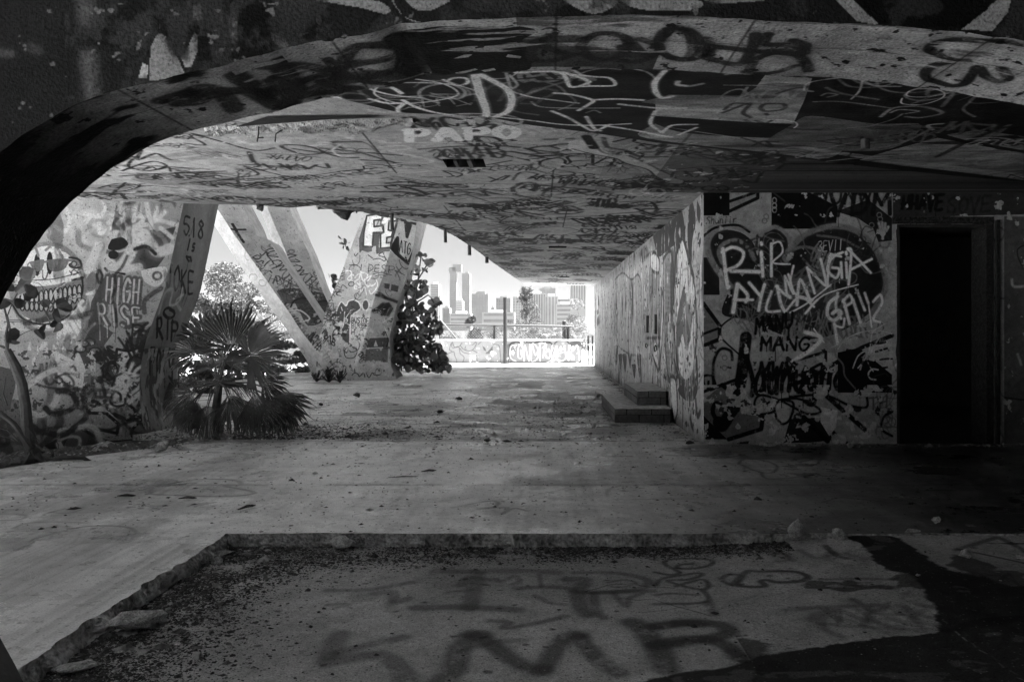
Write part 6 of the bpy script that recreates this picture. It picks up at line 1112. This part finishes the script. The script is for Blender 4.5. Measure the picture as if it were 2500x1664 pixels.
# ------------------------------------------------------------ debris
STM = [M('stone_%d' % i, v, ns=30, bs=140, var=.6, fine=.4, bump=1, bdist=.02) for i, v in enumerate((.6, .34, .07))]
def stone(px, py, wpx, z, label, m=0, flat=.5, dep=.7, rot=0, name='rubble_chunk', seed=0):
    q = G(px, py, z); s_ = wpx / F * q.y / 2; rr_ = random.Random(seed + int(px))
    bm = bmesh.new()
    for _ in range(rr_.randint(11, 17)):
        d_ = Vector((rr_.gauss(0, 1), rr_.gauss(0, 1), rr_.gauss(0, 1) * .8)).normalized(); bm.verts.new(Vector((d_.x + rr_.uniform(-.25, .25), d_.y + rr_.uniform(-.25, .25), d_.z * rr_.uniform(.6, 1))))
    r_ = bmesh.ops.convex_hull(bm, input=bm.verts[:]); bmesh.ops.delete(bm, geom=[v for v in bm.verts if not v.link_faces], context='VERTS')
    bmesh.ops.subdivide_edges(bm, edges=bm.edges[:], cuts=3, use_grid_fill=True)
    for v in bm.verts:
        v.co += v.co.normalized() * (.16 * mnoise.noise(v.co * 2.2 + Vector((px, 0, 0))) + .10 * mnoise.noise(v.co * 7 + Vector((px, 3, 0))))
        v.co = Vector((v.co.x * s_, v.co.y * s_ * dep, v.co.z * s_ * flat * 1.5))
    mn = min(v.co.z for v in bm.verts)
    ca, sa = math.cos(rot), math.sin(rot)
    me_ = bpy.data.meshes.new(name)
    for v in bm.verts: v.co = Vector((v.co.x * ca - v.co.y * sa, v.co.x * sa + v.co.y * ca, v.co.z - mn - .004))
    bm.to_mesh(me_); bm.free(); me_.materials.append(STM[m]); o = bpy.data.objects.new(name, me_); COL.objects.link(o); o.location = (q.x, q.y, z); tag(o, label, 'rubble', 'broken concrete chunks on the floor'); return o
PZ = -.085; Rz = -.02
for a in [(838, 1340, 62, PZ, 'angular pale chunk leaning at the foot of the broken slab edge', 0, .55), (862, 1333, 30, PZ, 'small block tucked beside the angular pale chunk', 1, .8), (538, 1356, 52, PZ, 'flat chunk in the inner corner of the broken slab edge', 0, .3), (527, 1375, 34, PZ, 'pointed chip just below the flat corner chunk', 0, .5), (499, 1386, 30, PZ, 'rounded lump near the corner of the sunken floor', 1, .9), (368, 1452, 42, PZ, 'pale flake lying against the left broken edge', 0, .35),
          (188, 1636, 88, PZ, 'long rough slab fragment at the very bottom left', 0, .25), (149, 1594, 52, PZ, 'flat fragment above the bottom left slab', 1, .3), (292, 1593, 28, PZ, 'small flat stone right of the large slanting slab', 0, .3), (428, 1572, 26, PZ, 'small pale stone on the dark litter', 0, .3), (1943, 1313, 54, PZ * .3, 'largest rounded rock at the right end of the broken edge', 0, .75), (2048, 1315, 38, Rz, 'crumbly rock right of the largest rock', 0, .6), (1898, 1305, 34, PZ * .4, 'low rock just left of the largest rock', 1, .6), (2003, 1299, 18, Rz, 'small pale pebble between the two rocks', 0, .7),
          (2226, 1299, 42, .0, 'bright flat flake on the edge line at the right', 0, .25), (2287, 1277, 20, 0, 'curved pale chip standing on the upper slab at the right', 0, .9), (2305, 1330, 22, Rz, 'pale chip below the edge line at the right', 0, .4), (2363, 1362, 36, Rz, 'cluster-like pale rock on the right dark floor', 0, .6), (2375, 1340, 18, Rz, 'small grey rock above the pale cluster rock', 1, .6), (2242, 1407, 12, Rz, 'tiny pale pebble beside the floor crack', 0, .7), (2486, 1364, 26, Rz, 'pale rock at the right picture edge', 0, .4), (2442, 1419, 10, Rz, 'tiny bright pebble with a long shadow at lower right', 0, .6), (2330, 1302, 20, Rz, 'thin flake just below the edge line far right', 0, .3),
          (1874, 1090, 44, 0, 'flaky pile of pale chips at the foot of the painted front wall', 0, .25), (2075, 1093, 16, 0, 'round white pebble left of the doorway', 0, .8), (2095, 1092, 14, 0, 'grey pebble beside the round white pebble', 1, .6), (1936, 1088, 26, 0, 'flat pale flake midway along the front wall foot', 0, .2), (1683, 1083, 22, 0, 'dark brick scrap at the corner of the side wall', 2, .4), (1650, 1058, 16, 0, 'small brick scrap at the side wall foot', 1, .5), (1190, 1078, 20, 0, 'left dark lump on the floor seam', 2, .4), (1238, 1078, 22, 0, 'right dark lump on the floor seam', 2, .25), (872, 970, 18, 0, 'dark stone on the bright floor before the V pier', 2, .6), (1120, 975, 16, 0, 'dark stone left of the floor debris patch', 2, .6), (1075, 1008, 16, 0, 'dark clod in the middle of the far floor', 2, .6), (782, 990, 12, 0, 'small dark stone right of the palm', 2, .6),
          (1485, 975, 34, 0, 'flat concrete plate in the debris by the lower step', 1, .3), (1460, 968, 22, 0, 'tilted flake left of the lower step', 1, .4), (400, 1096, 34, 0, 'broken chunk at the slab corner by the mural pier', 0, .5), (385, 1103, 40, 0, 'flat chunk in front of the mural pier foot', 1, .3), (437, 1096, 20, 0, 'small brick piece at the left end of the floor seam', 1, .6)]:
    stone(*a[:5], *a[5:], rot=rnd.uniform(-.5, .5))
stone(322, 1545, 150, PZ, 'large long concrete slab lying slanted on the dark litter at lower left', 0, .36, .42, .75)
for px, py, L_, a_, lb in [(309, 1213, 44, .05, 'dark stick on the left slab, leftmost of the three'), (458, 1219, 42, .1, 'short twisted dead leaf on the left slab'), (603, 1241, 40, .9, 'pointed dark leaf lying diagonally on the slab'), (984, 1165, 72, .12, 'long thin dark stick in the middle of the slab'), (1047, 1152, 36, .3, 'short thin stick behind the long one')]:
    q = G(px, py); l = L_ / F * q.y / 2; h = MB(); d = Vector((math.cos(a_), math.sin(a_) * 1.6, 0)); r_ = .012 if L_ < 60 else .006
    h.tube([q - d * l + Vector((0, 0, r_)), q + Vector((0, .01, r_ * 1.5)), q + d * l * .6 + Vector((0, 0, r_ * 1.2)), q + d * l + Vector((0, 0, r_))], [r_ * .3, r_, r_ * .9, r_ * .2], 6); o = h.build('dry_stick', STM[2]); tag(o, lb, 'stick', 'sticks and dead leaves on the slab')
def litter(name, N, sampler, size, mat, seed):
    rr = np.random.RandomState(seed); V = []; Fc = []
    for i in range(N):
        x, y, z = sampler(rr); s_ = size * math.exp(rr.normal() * .55); a = rr.uniform(0, 6.28); ca, sa = math.cos(a) * s_, math.sin(a) * s_; hh = s_ * rr.uniform(.1, .6); n0 = len(V); w2 = rr.uniform(.4, 1)
        V += [(x - ca + sa * w2 * .2, y - sa, z), (x + sa * w2, y - ca * w2, z), (x + ca, y + sa * .9, z), (x - sa * w2, y + ca * w2, z), (x + rr.uniform(-.3, .3) * s_, y + rr.uniform(-.3, .3) * s_, z + hh)]
        Fc += [(n0, n0 + 1, n0 + 4), (n0 + 1, n0 + 2, n0 + 4), (n0 + 2, n0 + 3, n0 + 4), (n0 + 3, n0, n0 + 4)]
    return tag(mesh_obj(name, V, Fc, mat), kind='stuff')
def s_pit(rr):
    while True:
        if rr.rand() < .62: x, y = XE + .03 + abs(rr.normal()) * .30, rr.uniform(2.4, YE)
        else: x = rr.uniform(XE, 1.6); y = YE - .03 - abs(rr.normal()) * .13 * (1.3 - .25 * x)
        if y < YE - .02 and x > XE and (mnoise.noise(Vector((x * 2.6, y * 2.6, 0))) + .5 * mnoise.noise(Vector((x * 8, y * 8, 1))) > rr.uniform(-.75, .35)): return x, y, pitz(x, y) + .001
DL = M('dark_litter', .035, ns=30, var=.7, fine=.5); PLt = M('pale_litter', .30, ns=30, var=.6, fine=.5)
litter('dark_litter', 60000, s_pit, .0042, DL, 41); litter('dark_litter', 3000, s_pit, .009, M('mid_litter', .12, ns=30, var=.7), 42); litter('pale_grit', 500, s_pit, .014, PLt, 43)
litter('loose_grit', 900, lambda rr: (lambda x, y: (x, y, pitz(x, y) + .001))(rr.uniform(-1.9, 5), rr.uniform(2.6, 5.2)), .006, DL, 44)
litter('loose_grit', 60, lambda rr: (lambda x, y: (x, y, pitz(x, y) + .001))(rr.uniform(-1.9, 5), rr.uniform(2.6, 5.2)), .009, PLt, 45)
litter('loose_grit', 2600, lambda rr: (rr.uniform(-5, 5), rr.uniform(5.3, 9.5), .001), .008, DL, 46); litter('loose_grit', 120, lambda rr: (rr.uniform(-4, 7), rr.uniform(5.4, 9.3), .001), .011, PLt, 47)
litter('floor_rubble', 9000, lambda rr: (rr.uniform(-6.5, 1.85), 9.7 + abs(rr.normal()) * 5, .001), .008, M('floor_grit', .14, ns=30, var=.8), 48)
litter('floor_rubble', 3200, lambda rr: (.2 + rr.normal() * .75 + .3, 13.6 + rr.normal() * 1.6, .001), .011, M('floor_grit_mid', .20, ns=30, var=.8), 49); litter('floor_rubble', 700, lambda rr: (-1.5 + rr.normal() * 1.5, 10.3 + rr.normal() * .6, .001), .011, DL, 50)
litter('floor_rubble', 5200, lambda rr: (-3.3 + rr.normal() * .9, 9.8 + abs(rr.normal()) * .8, .001), .009, DL, 51); litter('wall_foot_rubble', 700, lambda rr: (rr.uniform(1.9, 7), 9.36 - abs(rr.normal()) * .12, .001), .014, PLt, 52); litter('wall_foot_rubble', 500, lambda rr: (1.86 - abs(rr.normal()) * .1, rr.uniform(9.5, 29), .001), .02, M('grit_b', .2, ns=30, var=.8), 53)
def s_left(rr): t_ = rr.rand(); return -6.2 + 1.8 * t_ + rr.normal() * .15, 7.7 + 1.6 * t_ + rr.uniform(-.1, .5), -.035 + rr.uniform(0, .03)
litter('leaf_litter', 5000, s_left, .03, M('leaf_litter', .07, ns=20, var=.8), 54); litter('leaf_litter', 500, s_left, .035, PLt, 55)
h = MB(); h.add([(-7.3, 6.5, -.05), (-5.29, 7.6, -.02), (-4.98, 8.3, -.02), (-4.49, 9.0, -.02), (-4.49, 9.76, -.02), (-4.6, 11.0, -.05), (-5.2, 11.2, -.15), (-7.8, 8.6, -.18)], [(0, 1, 2, 3, 4, 5, 6, 7)]); tag(h.build('soil', M('dark_soil', .06, ns=8, var=.6, bump=1, bdist=.05)), kind='structure')
rr = np.random.RandomState(77); pts = [(rr.uniform(-14, -5.5), rr.uniform(12, 34), -.2 + rr.uniform(0, .25)) for _ in range(9000)]
pts = [p for p in pts if p[0] < -8.2 or p[1] < 11.5]
tag(leaves(pts, 1, .16, LEAFS[1], 'ground_cover', None, rr=rr), kind='stuff')

# ------------------------------------------------------------ haze over the bay
h = MB(); h.box(-1200, 1300, -60, 2100, -3.4, 320); hz = h.build('haze', None); tag(hz, kind='stuff')
hm = bpy.data.materials.new('haze'); hm.use_nodes = True; n_ = hm.node_tree; n_.nodes.clear(); o_ = n_.nodes.new('ShaderNodeOutputMaterial'); v_ = n_.nodes.new('ShaderNodeVolumePrincipled')
v_.inputs['Color'].default_value = (.95, .95, .95, 1); v_.inputs['Density'].default_value = .00005; v_.inputs['Anisotropy'].default_value = .3
n_.links.new(v_.outputs[0], o_.inputs['Volume']); hz.data.materials.append(hm)
